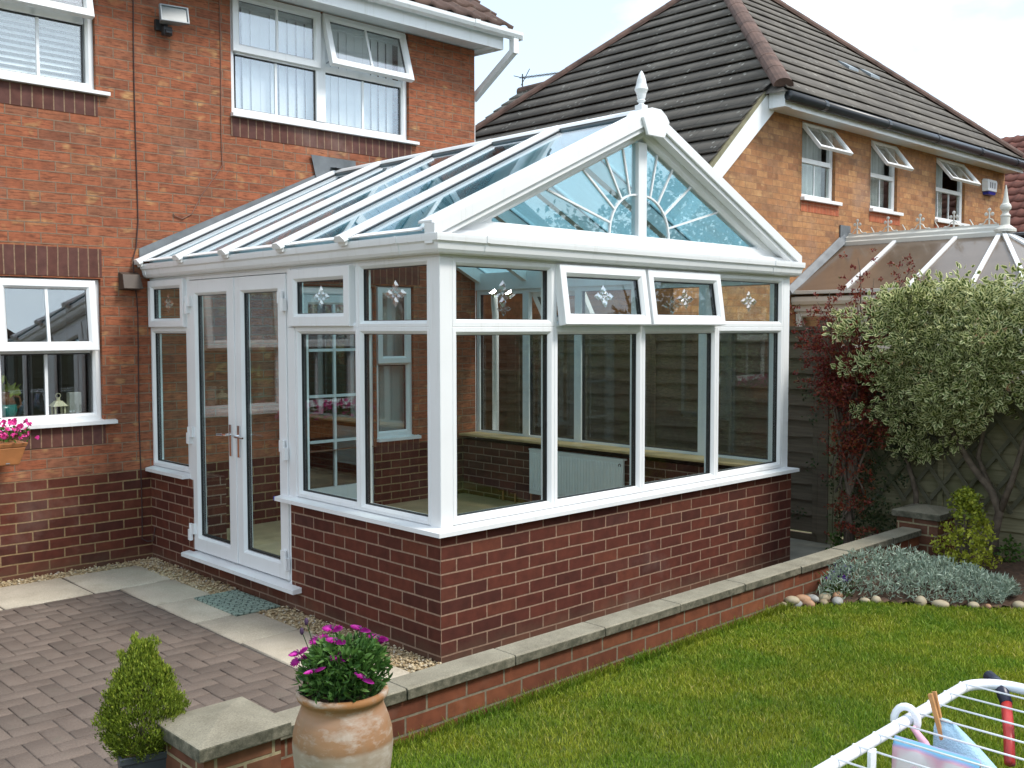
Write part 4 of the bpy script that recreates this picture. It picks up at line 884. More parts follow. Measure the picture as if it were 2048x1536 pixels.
dr=np.stack([np.cos(th),-.3+0*th,np.sin(th)],1)+RNG.normal(0,.2,(n,3)); leaves('blossom',M['pink'],P,dr,RNG.uniform(.016,.026,n),.022,RNG.uniform(0,1,n),tp)
# ------------------------------------------------------------------ neighbour's house
nb=thing('house','yellow-orange brick house with steep grey hipped roof and three tilted-open upstairs windows','house',(10.4,5.2,0))
YN=2.40; PN=Pl((0,YN,0),X3,Z3,-Y3); K=.885; RX0,RX1,RY0,ZE2=6.78,14.02,2.06,4.50
nw=[(7.735,8.545),(9.485,10.265),(11.495,12.53)]
HO=[(a,b,3.42,4.33) for a,b in nw]
def np_(name,mb,m,parent=nb,**k): return mb.build(name,m,parent,**k)
b=MB().wall(PN,7.30,14.1,-.2,4.45,HO,.09)
zl=lambda x:ZE2-.10+K*(x-RX0)
b.add([(5.2,YN,-.2),(7.30,YN,-.2),(7.30,YN,4.45),(7.0,YN,4.45),(5.2,YN,zl(5.2)-.12)],[(0,1,2,3,4)])
np_('wall',b,M['brick_yellow'])
np_('wall',MB().box(14.0,14.099,YN+.001,8.1,-.2,4.45).box(5.2,5.3,YN+.002,8.1,-.2,zl(5.2)-.13).box(5.2,14.1,8.1,8.2,-.2,zl(5.2)-.13),M['brick_yellow'])
for a,c in nw: np_('soldier_course',MB().box(a-.02,a+ (c-a)+.10,YN-.004,YN+.02,3.245,3.375),M['brick_soldier_red'])
PNW=Pl((0,YN+.04,0),X3,Z3,-Y3)
for k,(a,c) in enumerate(nw):
    win=MB().ring(PNW,a+.001,c-.001,3.42,4.33,prof(.05,0,-.06)).pbox(PNW,a+.051,c-.051,3.85,3.905,-.05,.001).build('window',M['white'],nb)
    np_('pane',MB().pbox(PNW,a+.045,c-.045,3.465,3.855,-.034,-.028),M['glass'],win)
    g=MB()
    for u in ([(a+c)/2] if k<2 else [a+.22,c-.42]): g.pbox(PNW,u-.009,u+.009,3.47,3.85,-.046,-.024)
    np_('glazing_bar',g,M['white'],win)
    q=PNW.tilt(4.325,R([39,37,39][k]),.004)
    np_('sash',MB().ring(q,a+.01,c-.01,3.89,4.325,prof(.05,.02,-.02)),M['white'],win)
    np_('pane',MB().pbox(q,a+.058,c-.058,3.938,4.277,-.006,0.),M['glass_house'],win)
    g=MB()
    for u in ([(a+c)/2] if k<2 else [a+.30,c-.30]): g.pbox(q,u-.009,u+.009,3.938,4.277,-.016,.004)
    np_('glazing_bar',g,M['white'],win)
    np_('sill',MB().box(a-.02,c+.10,YN-.055,YN+.04,3.375,3.418),M['white'],win,bevel=.004)
np_('room_shell',MB().box(7.1,13.9,YN+1.6,YN+1.7,2.5,4.38).box(7.1,13.9,YN+.092,YN+1.6,2.5,2.6).box(7.1,13.9,YN+.092,YN+1.6,4.37,4.40).box(9.0,9.1,YN+.092,YN+1.6,2.6,4.4).box(10.9,11.,YN+.092,YN+1.6,2.6,4.4),M['room'])
def curtain(x0,x1,z0,z1,y,m,label):
    V=[];n=int((x1-x0)/.012); b=MB()
    for i in range(n+1):
        x=x0+(x1-x0)*i/n; yy=y+.018*math.sin(x*75+math.sin(x*21)*1.5); V+=[(x,yy,z0),(x,yy,z1)]
    b.add(V,[(2*i,2*i+2,2*i+3,2*i+1) for i in range(n)])
    o=b.build('curtain',m,fix=False); md=o.modifiers.new('thickness','SOLIDIFY'); md.thickness=.003
    return tag(o,label,'curtain')
curtain(7.75,7.98,3.45,4.3,YN+.17,M['curtain_green'],'green curtain in the first upstairs window of the yellow brick house')
curtain(7.99,8.52,3.45,4.3,YN+.20,M['curtain_white'],'white net curtain in the first upstairs window of the yellow brick house')
curtain(9.75,10.25,3.45,4.3,YN+.20,M['curtain_white'],'white net curtain in the middle upstairs window of the yellow brick house')
curtain(11.68,11.86,3.45,4.3,YN+.17,M['curtain_purple'],'dark purple curtain in the upstairs window next to the alarm box')
curtain(11.87,12.15,3.45,4.3,YN+.20,M['curtain_white'],'pale net curtain in the upstairs window next to the alarm box')
# hipped roof of stepped tile courses
AY=5.10; AZ=ZE2+K*(AY-RY0); AXL=RX0+(AY-RY0); AXR=RX1-(AY-RY0); sl=math.atan(K); cs,sn=math.cos(sl),math.sin(sl)
def courses(name,lo,hi,fn,m,g=.30,lip=(.036,.050)):
    """fn(t)->(left point,right point) at slope distance t; each course laps the one below"""
    V=[];F=[];t=lo
    nrm=None
    while t<hi-.02:
        t1=min(t+g,hi); a,b=fn(t); c,d=fn(t1+.02 if t1<hi else hi)
        n=(b-a).cross(c-a).normalized(); n=n if n.z>0 else -n
        k=max(1,int((b-a).length/.6)); o=len(V)
        for i in range(k+1):
            f=i/k; p0=a.lerp(b,f); p1=c.lerp(d,f); j=random.uniform(-.004,.004)
            us=(c-a).normalized(); V+=[tuple(p0+us*.12+n*.010),tuple(p0+n*(lip[0]+j)),tuple(p0+n*(lip[1]+j)),tuple(p1+n*.012)]
        for i in range(k):
            for r in (0,1,2): q=o+i*4+r; F.append((q,q+4,q+5,q+1))
        t=t1
    V=np.array(V); F=np.array(F); vec=V
    nx=abs((fn(lo)[1]-fn(lo)[0]).y)>abs((fn(lo)[1]-fn(lo)[0]).x)
    return npmesh(name,V,F,m,nb,uv=np.stack([V[:,1] if nx else V[:,0],V[:,2]],1))
TL=(AY-RY0)/cs
def front(t): 
    d=t*cs; return Vector((RX0+d,RY0+d,ZE2+d*K)),Vector((RX1-d,RY0+d,ZE2+d*K))
def right(t):
    d=t*cs; return Vector((RX1-d,RY0+d,ZE2+d*K)),Vector((RX1-d,8.14-d,ZE2+d*K))
def back(t):
    d=t*cs; return Vector((RX1-d,8.14-d,ZE2+d*K)),Vector((RX0+d,8.14-d,ZE2+d*K))
LOW=-2.1
def left(t):
    d=t*cs
    if t<.03: return Vector((RX0+d,YN-.07,ZE2+d*K)),Vector((RX0+d,8.14,ZE2+d*K))
    return Vector((RX0+d,RY0+d,ZE2+d*K)),Vector((RX0+d,8.14-d,ZE2+d*K))
for fn,lo in ((front,0),(right,0),(back,0),(left,LOW)): courses('roof',lo,TL,fn,M['tile_grey'],lip=(.026,.036) if fn is front else (.036,.050))
dk=[(RX0,RY0,ZE2),(RX1,RY0,ZE2),(RX1,8.14,ZE2),(RX0,8.14,ZE2),(AXL,AY,AZ),(AXR,AY,AZ),(5.15,YN-.03,ZE2+K*(5.15-RX0)),(5.15,8.14,ZE2+K*(5.15-RX0)),(RX0,YN-.03,ZE2)]
np_('roof_deck',MB().add([(x,y,z-.012) for x,y,z in dk],[(0,1,5,4),(1,2,5),(2,3,4,5),(3,0,4),(6,8,3,7)]),M['tile_grey'],fix=False)
def hip(a,b,r=.115):
    a,b=Vector(a),Vector(b); L=(b-a).length; k=int(L/.42); o=MB(); up=Z3; t=(b-a).normalized(); rr=t.cross(up).normalized(); u=rr.cross(t)
    for i in range(k):
        p,q=a+t*(L*i/k),a+t*(L*(i+1)/k+.03)
        A=[p+rr*r*math.cos(w)+u*(r*.75*math.sin(w)-.02) for w in np.linspace(-.15,math.pi+.15,9)]; B=[q+rr*r*.975*math.cos(w)+u*(r*.73*math.sin(w)-.021) for w in np.linspace(-.15,math.pi+.15,9)]
        o.hull8(A,B)
    return o.build('hip_tiles',M['hip_tile'],nb)
hip((RX0+.05,RY0+.05,ZE2+.08),(AXL,AY,AZ+.03)); hip((RX1-.05,RY0+.05,ZE2+.08),(AXR,AY,AZ+.03)); hip((RX0+.05,8.09,ZE2+.08),(AXL,AY,AZ+.03)); hip((AXL,AY,AZ+.04),(AXR,AY,AZ+.04))
np_('fascia',MB().box(7.0,14.1,RY0+.05,RY0+.07,4.325,4.46).box(7.0,14.1,RY0+.0705,YN+.02,4.352,4.362),M['white'])
np_('gutter',MB().tube([(6.84,RY0-.01,4.44),(14.12,RY0-.01,4.44)],.060,12),M['gutter_black'],smooth=True)
for x in (7.6,9.2,10.7,12.2,13.6): np_('gutter_joint',MB().tube([(x-.04,RY0-.01,4.44),(x+.04,RY0-.01,4.44)],.066,12),M['gutter_black'],bevel=.001)
np_('box_end',MB().box(6.86,7.0,RY0+.051,YN-.08,4.335,4.53),M['white'])
# white barge along the catslide verge
A=[(RX0+.62,ZE2+.03+K*.62-.58),(RX0-1.75,ZE2-.02-K*1.75)]
vx0,vx1=7.06,5.10
def vb(x,dz): return (x,YN-.075,ZE2-.055+K*(x-RX0)+dz)
np_('verge',MB().hull8([(6.80,YN-.073,ZE2+.005+K*(6.8-RX0)),(5.1,YN-.073,ZE2+.005+K*(5.1-RX0)),(5.1,YN-.073,ZE2-.10+K*(5.1-RX0)),(6.86,YN-.073,ZE2-.10+K*(6.86-RX0))],[(6.80,YN-.04,ZE2+.005+K*(6.8-RX0)),(5.1,YN-.04,ZE2+.005+K*(5.1-RX0)),(5.1,YN-.04,ZE2-.10+K*(5.1-RX0)),(6.86,YN-.04,ZE2-.10+K*(6.86-RX0))]),M['verge'])
np_('bargeboard',MB().hull8([(7.0,YN-.075,4.335),(7.0,YN-.075,4.47),(6.83,YN-.075,4.49),vb(5.1,-.02),vb(5.1,-.21)],[(7.0,YN-.052,4.335),(7.0,YN-.052,4.47),(6.83,YN-.052,4.49),(5.1,YN-.052,vb(5.1,-.02)[2]),(5.1,YN-.052,vb(5.1,-.21)[2])]),M['white'])
for k in range(2):
    x,y=10.50+.66*k,3.36; z=ZE2+K*(y-RY0)
    np_('roof_vent',MB().hull8([(x-.14,y-.16,z-.14+.045),(x+.14,y-.16,z-.14+.045),(x+.14,y-.16,z-.14+.085),(x-.14,y-.16,z-.14+.085)],[(x-.11,y+.14,z+.124),(x+.11,y+.14,z+.124),(x+.11,y+.14,z+.14),(x-.11,y+.14,z+.14)]),M['alu'])
t=thing('alarm_box','white burglar alarm box with blue base on the yellow brick wall','alarm box',(13.38,YN,3.97))
MB().hull8([(13.18,YN-.001,3.98),(13.58,YN-.001,3.98),(13.60,YN-.001,4.15),(13.56,YN-.001,4.19),(13.20,YN-.001,4.19),(13.16,YN-.001,4.15)],[(13.21,YN-.09,3.99),(13.55,YN-.09,3.99),(13.57,YN-.09,4.14),(13.54,YN-.09,4.17),(13.22,YN-.09,4.17),(13.19,YN-.09,4.14)]).build('cover',M['white'],t,bevel=.008)
MB().hull8([(13.22,YN-.002,3.93),(13.54,YN-.002,3.93),(13.56,YN-.002,3.9795),(13.20,YN-.002,3.9795)],[(13.25,YN-.075,3.94),(13.51,YN-.075,3.94),(13.53,YN-.085,3.9795),(13.23,YN-.085,3.9795)]).build('strobe',M['alarm_blue'],t)
b=MB()
for x in (13.28,13.36,13.45): b.box(x,x+.03,YN-.092,YN-.0905,4.04,4.13)
b.build('louvre',M['gutter_black'],t)
# ------------------------------------------------------------------ neighbour's conservatory
nc=thing('conservatory','weathered white conservatory with bronze roof sheets and crested ridge beyond the fence','conservatory',(8.8,1.2,0))
def nq(name,mb,m,parent=nc,**k): return mb.build(name,m,parent,**k)
NX0,NX1,NRX,NZE,NZR,NYF=7.50,10.1,8.80,2.25,2.90,-.72
NYR=.42
ev=[(NX0,YN-.01),(NX0,-.30),(8.15,NYF),(9.45,NYF),(NX1,-.30),(NX1,YN-.01)]
def wallx(z0,z1,off): return [(NX0+off,YN-.01),(NX0+off,-.26),(8.17,NYF+off),(9.43,NYF+off),(NX1-off,-.26),(NX1-off,YN-.01)]
base=wallx(0,0,.12)
nq('dwarf_wall',MB().sweep(base,[(0,-.1),(0,.7),(-.2,.7),(-.2,-.1)]),M['brick_yellow'])
nq('eaves_beam',MB().sweep(wallx(0,0,.09),[(0.001,2.02),(.001,2.20),(-.08,2.20),(-.08,2.02)]).sweep(wallx(0,0,.085),[(.0,2.10),(.05,2.10),(.07,2.14),(.07,2.19),(.0,2.19)]),M['cream'])
P=wallx(0,0,.12)
k=0
for (a,c) in zip(P[:-1],P[1:]):
    a,c=Vector((*a,0)),Vector((*c,0)); u=(c-a); L=u.length; u.normalize(); pl=Pl(a,u,Z3,Vector((u.y,-u.x,0))); n=max(1,round(L/.9))
    for i in range(n):
        f=nq('window',MB().ring(pl,L*i/n+.001,L*(i+1)/n-.001,.701,2.019,prof(.07,0,-.06)).pbox(pl,L*i/n+.071,L*(i+1)/n-.071,1.55,1.62,-.05,-.002),M['cream'])
        nq('pane',MB().pbox(pl,L*i/n+.066,L*(i+1)/n-.066,.766,1.955,-.033,-.027),M['glass_house'],f)
Rg=[Vector((NRX,YN-.01,NZR)),Vector((NRX,NYR,NZR))]
def tri(a,c,d,e=None):
    pts=[Vector(q) for q in ((a,c,d) if e is None else (a,c,d,e))]; n=(pts[1]-pts[0]).cross(pts[2]-pts[0]).normalized(); n=n if n.z>0 else -n
    return MB().hull8([q for q in pts],[q+n*.016 for q in pts])
E_=[Vector((x,y,NZE)) for x,y in ev]
cuts=[YN-.01,1.68,.93,.24]
for side,(xe) in ((0,NX0),(1,NX1)):
    ys_=cuts
    for y0,y1 in zip(ys_[:-1],ys_[1:]):
        t1=max(y1,NYR); nq('roof_sheet',tri((xe,y0,NZE),(xe,y1,NZE),(NRX,t1,NZR),(NRX,y0,NZR)),M['poly'])
    nq('roof_sheet',tri((xe,.24,NZE),(xe,-.30,NZE),(NRX,NYR,NZR)),M['poly'])
nq('roof_sheet',tri((NX0,-.30,NZE),(8.15,NYF,NZE),(NRX,NYR,NZR)),M['poly']); nq('roof_sheet',tri((8.15,NYF,NZE),(9.45,NYF,NZE),(NRX,NYR,NZR)),M['poly']); nq('roof_sheet',tri((9.45,NYF,NZE),(NX1,-.30,NZE),(NRX,NYR,NZR)),M['poly'])
def nbar(a,c):
    a,c=Vector(a),Vector(c); n=Vector((0,0,.030)); return nq('glazing_bar',MB().bar(a+n,c+n,.05,.03),M['white'],bevel=.006)
for xe in (NX0,NX1):
    for y in (1.68,.93): nbar((xe,y,NZE),(NRX,y,NZR))
    nbar((xe,.24,NZE),(NRX,NYR+.03,NZR)); nbar((xe,-.30,NZE),(NRX,NYR,NZR))
nbar((8.15,NYF,NZE),(NRX,NYR,NZR)); nbar((9.45,NYF,NZE),(NRX,NYR,NZR))
nq('eaves_trim',MB().sweep(ev,[(.02,NZE-.025),(.02,NZE+.012),(-.02,NZE+.02),(-.02,NZE-.025)]),M['white_dirty'])
rdg=nq('ridge',MB().hull8([(NRX+x,NYR-.02,NZR+z) for x,z in ((-.09,-.03),(-.09,.02),(-.06,.04),(-.055,.075),(-.02,.10),(.02,.10),(.055,.075),(.06,.04),(.09,.02),(.09,-.03))],[(NRX+x,YN-.05,NZR+z) for x,z in ((-.09,-.03),(-.09,.02),(-.06,.04),(-.055,.075),(-.02,.10),(.02,.10),(.055,.075),(.06,.04),(.09,.02),(.09,-.03))]),M['white_dirty'])
# cresting
b=MB(); ys0=2.25; z0=NZR+.10
b.box(NRX-.008,NRX+.008,NYR+.05,YN-.06,z0,z0+.022)
y=2.22;i=0
while y>.55:
    if i%2==0:
        b.tube([(NRX,y,z0),(NRX,y,z0+.19)],[.011,.007],6)
        for ang,l in ((0,.045),(90,.045),(180,.045)):
            a=R(ang); b.ball((NRX,y+math.cos(a)*.036,z0+.14+math.sin(a)*.05),.022,7,5,(.5,1,1))
        for sg in (-1,1): b.tube([(NRX,y,z0+.09),(NRX,y+sg*.035,z0+.075),(NRX,y+sg*.055,z0+.04),(NRX,y+sg*.085,z0+.025)],.007,5)
    else:
        b.tube([(NRX,y,z0+.005),(NRX,y-.02,z0+.03),(NRX,y+.004,z0+.07),(NRX,y+.018,z0+.095)],[.010,.009,.007,.006],5)
        b.tube([(NRX,y-.06,z0+.02),(NRX,y-.03,z0+.012),(NRX,y,z0+.02)],.007,5)
    b.ball((NRX,y+.10,z0+.024),.018,6,4,(.5,1.4,.8)); y-=.205; i+=1
nq('cresting',b,M['white_dirty'],rdg)
fp=[(.12,0),(.12,.03),(.085,.055),(.06,.075),(.05,.08),(.05,.17),(.056,.18),(.056,.19),(.045,.20),(.036,.215),(.036,.235),(.058,.262),(.062,.285),(.055,.31),(.038,.33),(.026,.39),(.016,.46),(.006,.53),(.001,.54)]
nq('finial',MB().lathe(fp,(NRX,NYR-.02,NZR+.02),20),M['white_dirty'])
nq('lead_flashing',MB().hull8([(NX0-.06,YN-.002,NZE-.06),(NRX-.03,YN-.002,NZR-.02),(NRX-.03,YN-.002,NZR+.14),(NX0-.06,YN-.002,NZE+.06)],[(NX0-.06,YN-.07,NZE-.02),(NRX-.03,YN-.07,NZR+.035),(NRX-.03,YN-.012,NZR+.14),(NX0-.06,YN-.012,NZE+.06)]).box(NRX-.13,NRX+.13,YN-.02,YN-.003,NZR-.02,NZR+.24),M['lead'])
# ------------------------------------------------------------------ houses further off
fh=thing('house','distant grey-tiled house roof with a television aerial behind the hipped roof','house',(16,13,0))
fz,fxr=7.62,14.2
def fb(name,mb,m): return mb.build(name,m,fh)
fb('wall',MB().hull8([(10.2,5.5,-.3),(18.2,5.5,-.3),(18.2,5.5,4.9),(fxr,5.5,7.5),(10.2,5.5,4.9)],[(10.2,13.75,-.3),(18.2,13.75,-.3),(18.2,13.75,4.9),(fxr,13.75,7.5),(10.2,13.75,4.9)]) if False else MB().hull8([(10.6,9.2,-.3),(18,9.2,-.3),(18,9.2,5.0),(fxr,9.2,7.45),(10.6,9.2,5.0)],[(10.6,13.7,-.3),(18,13.7,-.3),(18,13.7,5.0),(fxr,13.7,7.45),(10.6,13.7,5.0)]),M['brick_yellow'])
def fl(side):
    V=[];F=[];g=.32;L=math.hypot(4.0,2.85);c,s_=4.0/L,2.85/L;t=0
    while t<L-.05:
        t1=min(t+g,L); o=len(V)
        for y in (9.0,13.95):
            for tt,h in ((t,0),(t,.035),(t1+.01,.004)):
                V.append((fxr+side*(4.0-tt*c+h*s_),y,fz-2.85+tt*s_+h*c))
        F+=[(o,o+3,o+4,o+1),(o+1,o+4,o+5,o+2)]; t=t1
    V=np.array(V); return npmesh('roof',V,np.array(F),M['tile_grey'],fh,uv=V[:,1:3])
fl(-1); fl(1)
fb('ridge_tiles',MB().tube([(fxr,9.0,fz+.0),(fxr,13.95,fz+.0)],.11,10),M['hip_tile'])
t=thing('aerial','thin television aerial on the distant roof against the sky','aerial',(fxr,13.85,fz))
b=MB().tube([(fxr,13.85,fz-.1),(fxr,13.85,fz+.42)],.018,6); b.build('mast',M['gutter_black'],t)
b=MB().tube([(fxr,13.95,fz+.34),(fxr,12.55,fz+.22)],.011,5)
for k in range(16):
    y=13.85-k*.085; z=fz+.33-.0075*k; b.tube([(fxr-.13,y,z),(fxr+.13,y,z)],.006,4)
b.tube([(fxr,13.9,fz+.15),(fxr,13.6,fz+.50)],.010,5); b.tube([(fxr-.2,13.95,fz+.36),(fxr+.2,13.95,fz+.36)],.010,4); b.build('antenna',M['gutter_black'],t)
rh=thing('house','far house edge with red-brown rolled roof tiles beside the finial','house',(19,4,0))
MB().hull8([(15.6,-2,-.3),(15.6,-2,3.4),(19,-2,5.6),(22.4,-2,3.4),(22.4,-2,-.3)],[(15.6,10,-.3),(15.6,10,3.4),(19,10,5.6),(22.4,10,3.4),(22.4,10,-.3)]).build('wall',M['brick_yellow'],rh)
xs=np.arange(-2.2,10.2,.23/8); nx=len(xs); V=[];F=[]; sl_=math.atan2(2.35,3.7); c,s_=math.cos(sl_),math.sin(sl_)
for k in range(14):
    o=len(V); wave=.024*np.maximum(0,np.sin(xs/.23*2*math.pi))+.006
    for tt,h in ((k*.31,0),(k*.31,.035),((k+1)*.31+.03,.006)):
        for y,wv in zip(xs,wave): V.append((15.25+tt*c-(h+wv)*s_,y,3.45+tt*s_+(h+wv)*c))
    for r in (0,1):
        for i in range(nx-1): a=o+r*nx+i; F.append((a,a+1,a+nx+1,a+nx))
V=np.array(V); npmesh('roof',V,np.array(F),M['tile_redbrown'],rh,uv=V[:,1:3])
MB().tube([(15.2,-2.2,3.42),(15.2,10.2,3.42)],.06,8).box(15.25,15.28,-2.2,10.2,3.25,3.45).build('gutter',M['gutter_black'],rh)
# ------------------------------------------------------------------ boundary fence
FX=4.345
def board_panel(y0,y1,zt,m,parent,label=None,bh=.135):
    b=MB(); z=.08
    while z<zt-.02:
        z1=min(z+bh+.02,zt); j=random.uniform(-.004,.004)
        pts=[]; n=5
        for i in range(n):
            ya,yb=y0+(y1-y0)*i/n,y0+(y1-y0)*(i+1)/n; wa,wb=math.sin(ya*5+z*30)*.008,math.sin(yb*5+z*30)*.008
            b.hull8([(FX-.030+j,ya,z+wa),(FX-.018+j,ya,z+wa),(FX+.012,ya,z1),(FX+.002,ya,z1)],[(FX-.030+j,yb,z+wb),(FX-.018+j,yb,z+wb),(FX+.012,yb,z1),(FX+.002,yb,z1)])
        z+=bh
    b.box(FX-.045,FX-.031,y0,y0+.045,.06,zt).box(FX-.045,FX-.031,y1-.045,y1,.06,zt).box(FX-.045,FX-.031,(y0+y1)/2-.02,(y0+y1)/2+.02,.06,zt).box(FX-.035,FX+.025,y0,y1,zt+.0005,zt+.03).box(FX-.02,FX+.02,y0,y1,-.02,.06)
    o=b.build('panel',m,parent)
    if label: o['label']=label
    return o
fe=thing('fence','brown weathered lap panel fence running past the conservatory','fence',(FX,2.9,0))
for a,c in ((.20,1.98),(2.08,3.86),(3.96,5.74)): board_panel(a,c,1.80,M['fence'],fe)
for y in (.15,2.03,3.91): MB().box(FX-.05,FX+.05,y-.048,y+.048,-.1,1.90).build('post',M['fence'],fe,bevel=.006)
f2=thing('fence','green-stained lap fence with low boards under the variegated shrub','fence',(FX,-2.6,0))
for a,c in ((-1.73,.05),(-3.61,-1.83),(-5.49,-3.71)): board_panel(a,c,1.32,M['fence_green'],f2,bh=.115)
for y in (.096,-1.78,-3.66): MB().box(FX-.045,FX+.045,y-.045 if y<0 else .056,y+.045 if y<0 else .1,-.1,1.88).build('post',M['fence_green'],f2,bevel=.006)
def trellis(y0,y1,z0,z1,label):
    b=MB(); st=.20; x=FX-.075; k=y0-(z1-z0)
    def clip(a,c):
        (ya,za),(yb,zb)=a,c; t0,t1=0.,1.
        for p,q in ((-(yb-ya),ya-y0),(yb-ya,y1-ya),(-(zb-za),za-z0),(zb-za,z1-za)):
            if abs(p)<1e-9:
                if q<0: return None
            else:
                r=q/p
                if p<0: t0=max(t0,r)
                else: t1=min(t1,r)
        return None if t0>=t1 else ((ya+(yb-ya)*t0,za+(zb-za)*t0),(ya+(yb-ya)*t1,za+(zb-za)*t1))
    hgt=z1-z0; n=int((y1-y0+hgt)/st)+1
    for i in range(n):
        s=clip((y0-hgt*.75+i*st,z0),(y0-hgt*.75+i*st+hgt*.75,z1))
        if s: b.bar((x,*s[0]),(x,*s[1]),.011,.028,up=X3) if False else b.bar((x-.006,*s[0]),(x-.006,*s[1]),.028,.010,up=X3)
        s=clip((y0+i*st,z0),(y0+i*st-hgt*.75,z1))
        if s: b.bar((x+.006,*s[0]),(x+.006,*s[1]),.028,.010,up=X3)
    return tag(b.build('trellis',M['trellis']),label,'trellis')
trellis(-1.75,-.02,.46,1.84,'diamond trellis panel behind the variegated shrub trunk'); trellis(-3.58,-1.85,.46,1.84,'diamond trellis panel further along the fence at the right edge')
# ------------------------------------------------------------------ plants
def sprig_cloud(centers,rad,per,flat=.8):
    n=len(centers)*per; P=np.repeat(centers,per,0)+unit(n)*(RNG.uniform(0,1,(n,1))**.5)*np.repeat(rad,per)[:,None]*np.array([1,1,flat]); return P
# variegated euonymus on the fence
hd=thing('variegated_shrub','large cream-edged variegated shrub sprawling over the trellis fence','shrub',(4.1,-1.3,ZL))
cs_=[]
while len(cs_)<900:
    y=random.uniform(-2.9,-.13); x=random.uniform(3.62,4.62); z=random.uniform(.75,2.16)
    low=np.interp(y,[-2.9,-2.1,-1.55,-1.2,-.95,-.62,-.4,-.2,0],[1.5,1.42,1.30,1.05,.86,.80,1.0,1.45,1.7]); top=np.interp(y,[-2.9,-1.0,-.75,-.45,-.2,0],[2.12,2.13,2.15,1.98,2.0,1.9])+.04*math.sin(y*11)
    fx=np.interp(z,[.8,1.2,1.7,2.15],[4.02,3.82,3.72,3.95])+.05*math.sin(y*7+z*5)
    if z<low or z>top or x<fx or y>-.74+.5*(x-3.7)+(.10 if z>1.8 else 0)+random.gauss(0,.03): continue
    if random.random()<.22 and z>1.1: x=fx-random.uniform(.0,.09); z+=random.uniform(0,.06)
    if random.random()<.7 and x>fx+.2 and z<top-.15: continue
    cs_.append((x,y,z))
cs_=np.array(cs_); P=sprig_cloud(cs_,RNG.uniform(.05,.12,len(cs_)),26); dr=(P-np.repeat(cs_,26,0)); dr/=np.linalg.norm(dr,axis=1,keepdims=True); dr=dr+RNG.normal(0,.35,dr.shape)+np.array([-.55,-.1,.25])
tn=np.repeat(RNG.uniform(.0,1.,len(cs_)),26)+RNG.normal(0,.15,len(P))
leaves('foliage',M['leaf_var'],P,dr,RNG.uniform(.036,.062,len(P)),RNG.uniform(.024,.036,len(P)),np.clip(tn,0,1),hd)
tk=MB()
tk.tube([(4.18,-1.30,ZL-.02),(4.17,-1.30,.30),(4.15,-1.34,.48),(4.16,-1.28,.62),(4.14,-1.14,.80),(4.12,-1.02,1.0),(4.10,-.9,1.3)],[.036,.034,.031,.028,.024,.02,.014],8)
tk.tube([(4.15,-1.34,.47),(4.16,-1.42,.72),(4.14,-1.50,1.0),(4.1,-1.6,1.4)],[.026,.022,.018,.012],8); tk.tube([(4.2,-.72,ZL),(4.19,-.70,.55),(4.17,-.62,.85),(4.1,-.5,1.3)],[.022,.02,.017,.01],7)
tk.tube([(4.16,-1.28,.62),(4.2,-1.16,.86),(4.18,-1.22,1.15),(4.14,-1.3,1.5)],[.02,.017,.014,.01],7)
tk.build('trunk',M['bark'],hd,smooth=True)
# red berberis
rb=thing('red_shrub','wispy dark red-leaved shrub in the shaded corner by the conservatory','shrub',(4.0,-.35,0))
br=MB(); C_=[];Rr=[]
def spray(base,tip,droop,n=9,rad=.05,side=4):
    base,tip=Vector(base),Vector(tip); pts=[]
    for i in range(n):
        f=i/(n-1); p=base.lerp(tip,f)+Vector((0,0,droop*math.sin(f*math.pi)*.5))+Vector((random.gauss(0,.008),random.gauss(0,.008),0)); pts.append(p)
    br.tube(pts,[.009*(1-f/n*.8) for f in range(n)],5)
    for p in pts[2:]:
        for k in range(side): 
            q=p+Vector((random.gauss(0,.06),random.gauss(0,.075),random.gauss(0,.035))); C_.append(tuple(q)); Rr.append(random.uniform(.4,1)*rad)
root=Vector((3.93,-.28,.0))
def up(p): return (root.x+random.gauss(0,.05),root.y+random.gauss(0,.06),p)
for tx,ty,tz in ((3.95,.02,2.02),(3.9,-.10,2.1),(3.95,-.32,2.36),(4.0,-.42,2.2),(4.05,-.62,2.22),(3.95,-.78,2.30),(4.0,-.28,2.05),(3.85,-.2,1.85),(3.82,.12,1.78),(3.8,-.12,1.95),(3.82,-.3,1.82),(3.78,-.42,1.55),(3.8,-.02,1.42),(3.86,.14,1.95),(3.85,-.55,1.5),(3.76,-.15,1.7),(3.8,.04,1.6),(3.75,-.3,1.6),(3.85,-.5,1.7),(3.9,-.62,1.95)):
    b0=up(random.uniform(.9,1.3)); br.tube([(root.x+random.gauss(0,.02),root.y+random.gauss(0,.03),0),(root.x,root.y,.5),b0],[.016,.013,.009],6); spray(b0,(tx,ty,tz),.12)
for k in range(30): 
    z=random.uniform(.9,1.75); spray(up(z-.3),(root.x-.05+random.gauss(0,.12),root.y+random.uniform(-.42,.34)*(1.1-.2*z),z+random.uniform(-.05,.2)),.1,7,.055,5)
for k in range(9): 
    z=random.uniform(.15,.95); spray(up(z*.7),(root.x-.02+random.gauss(0,.1),root.y+random.uniform(-.3,.3),z),.08,6,.05,3)
C_=np.array(C_); Rr=np.array(Rr); P=sprig_cloud(C_,Rr,13,.6); tn=np.clip(RNG.normal(.45,.22,len(P))+np.where(P[:,2]<1.1,.12,0),0,1)
leaves('foliage',M['leaf_red'],P,unit(len(P))+np.array([-.3,-.3,.3]),RNG.uniform(.017,.032,len(P)),RNG.uniform(.011,.017,len(P)),tn,rb,small=True)
br.build('stems',M['bark'],rb,smooth=True)
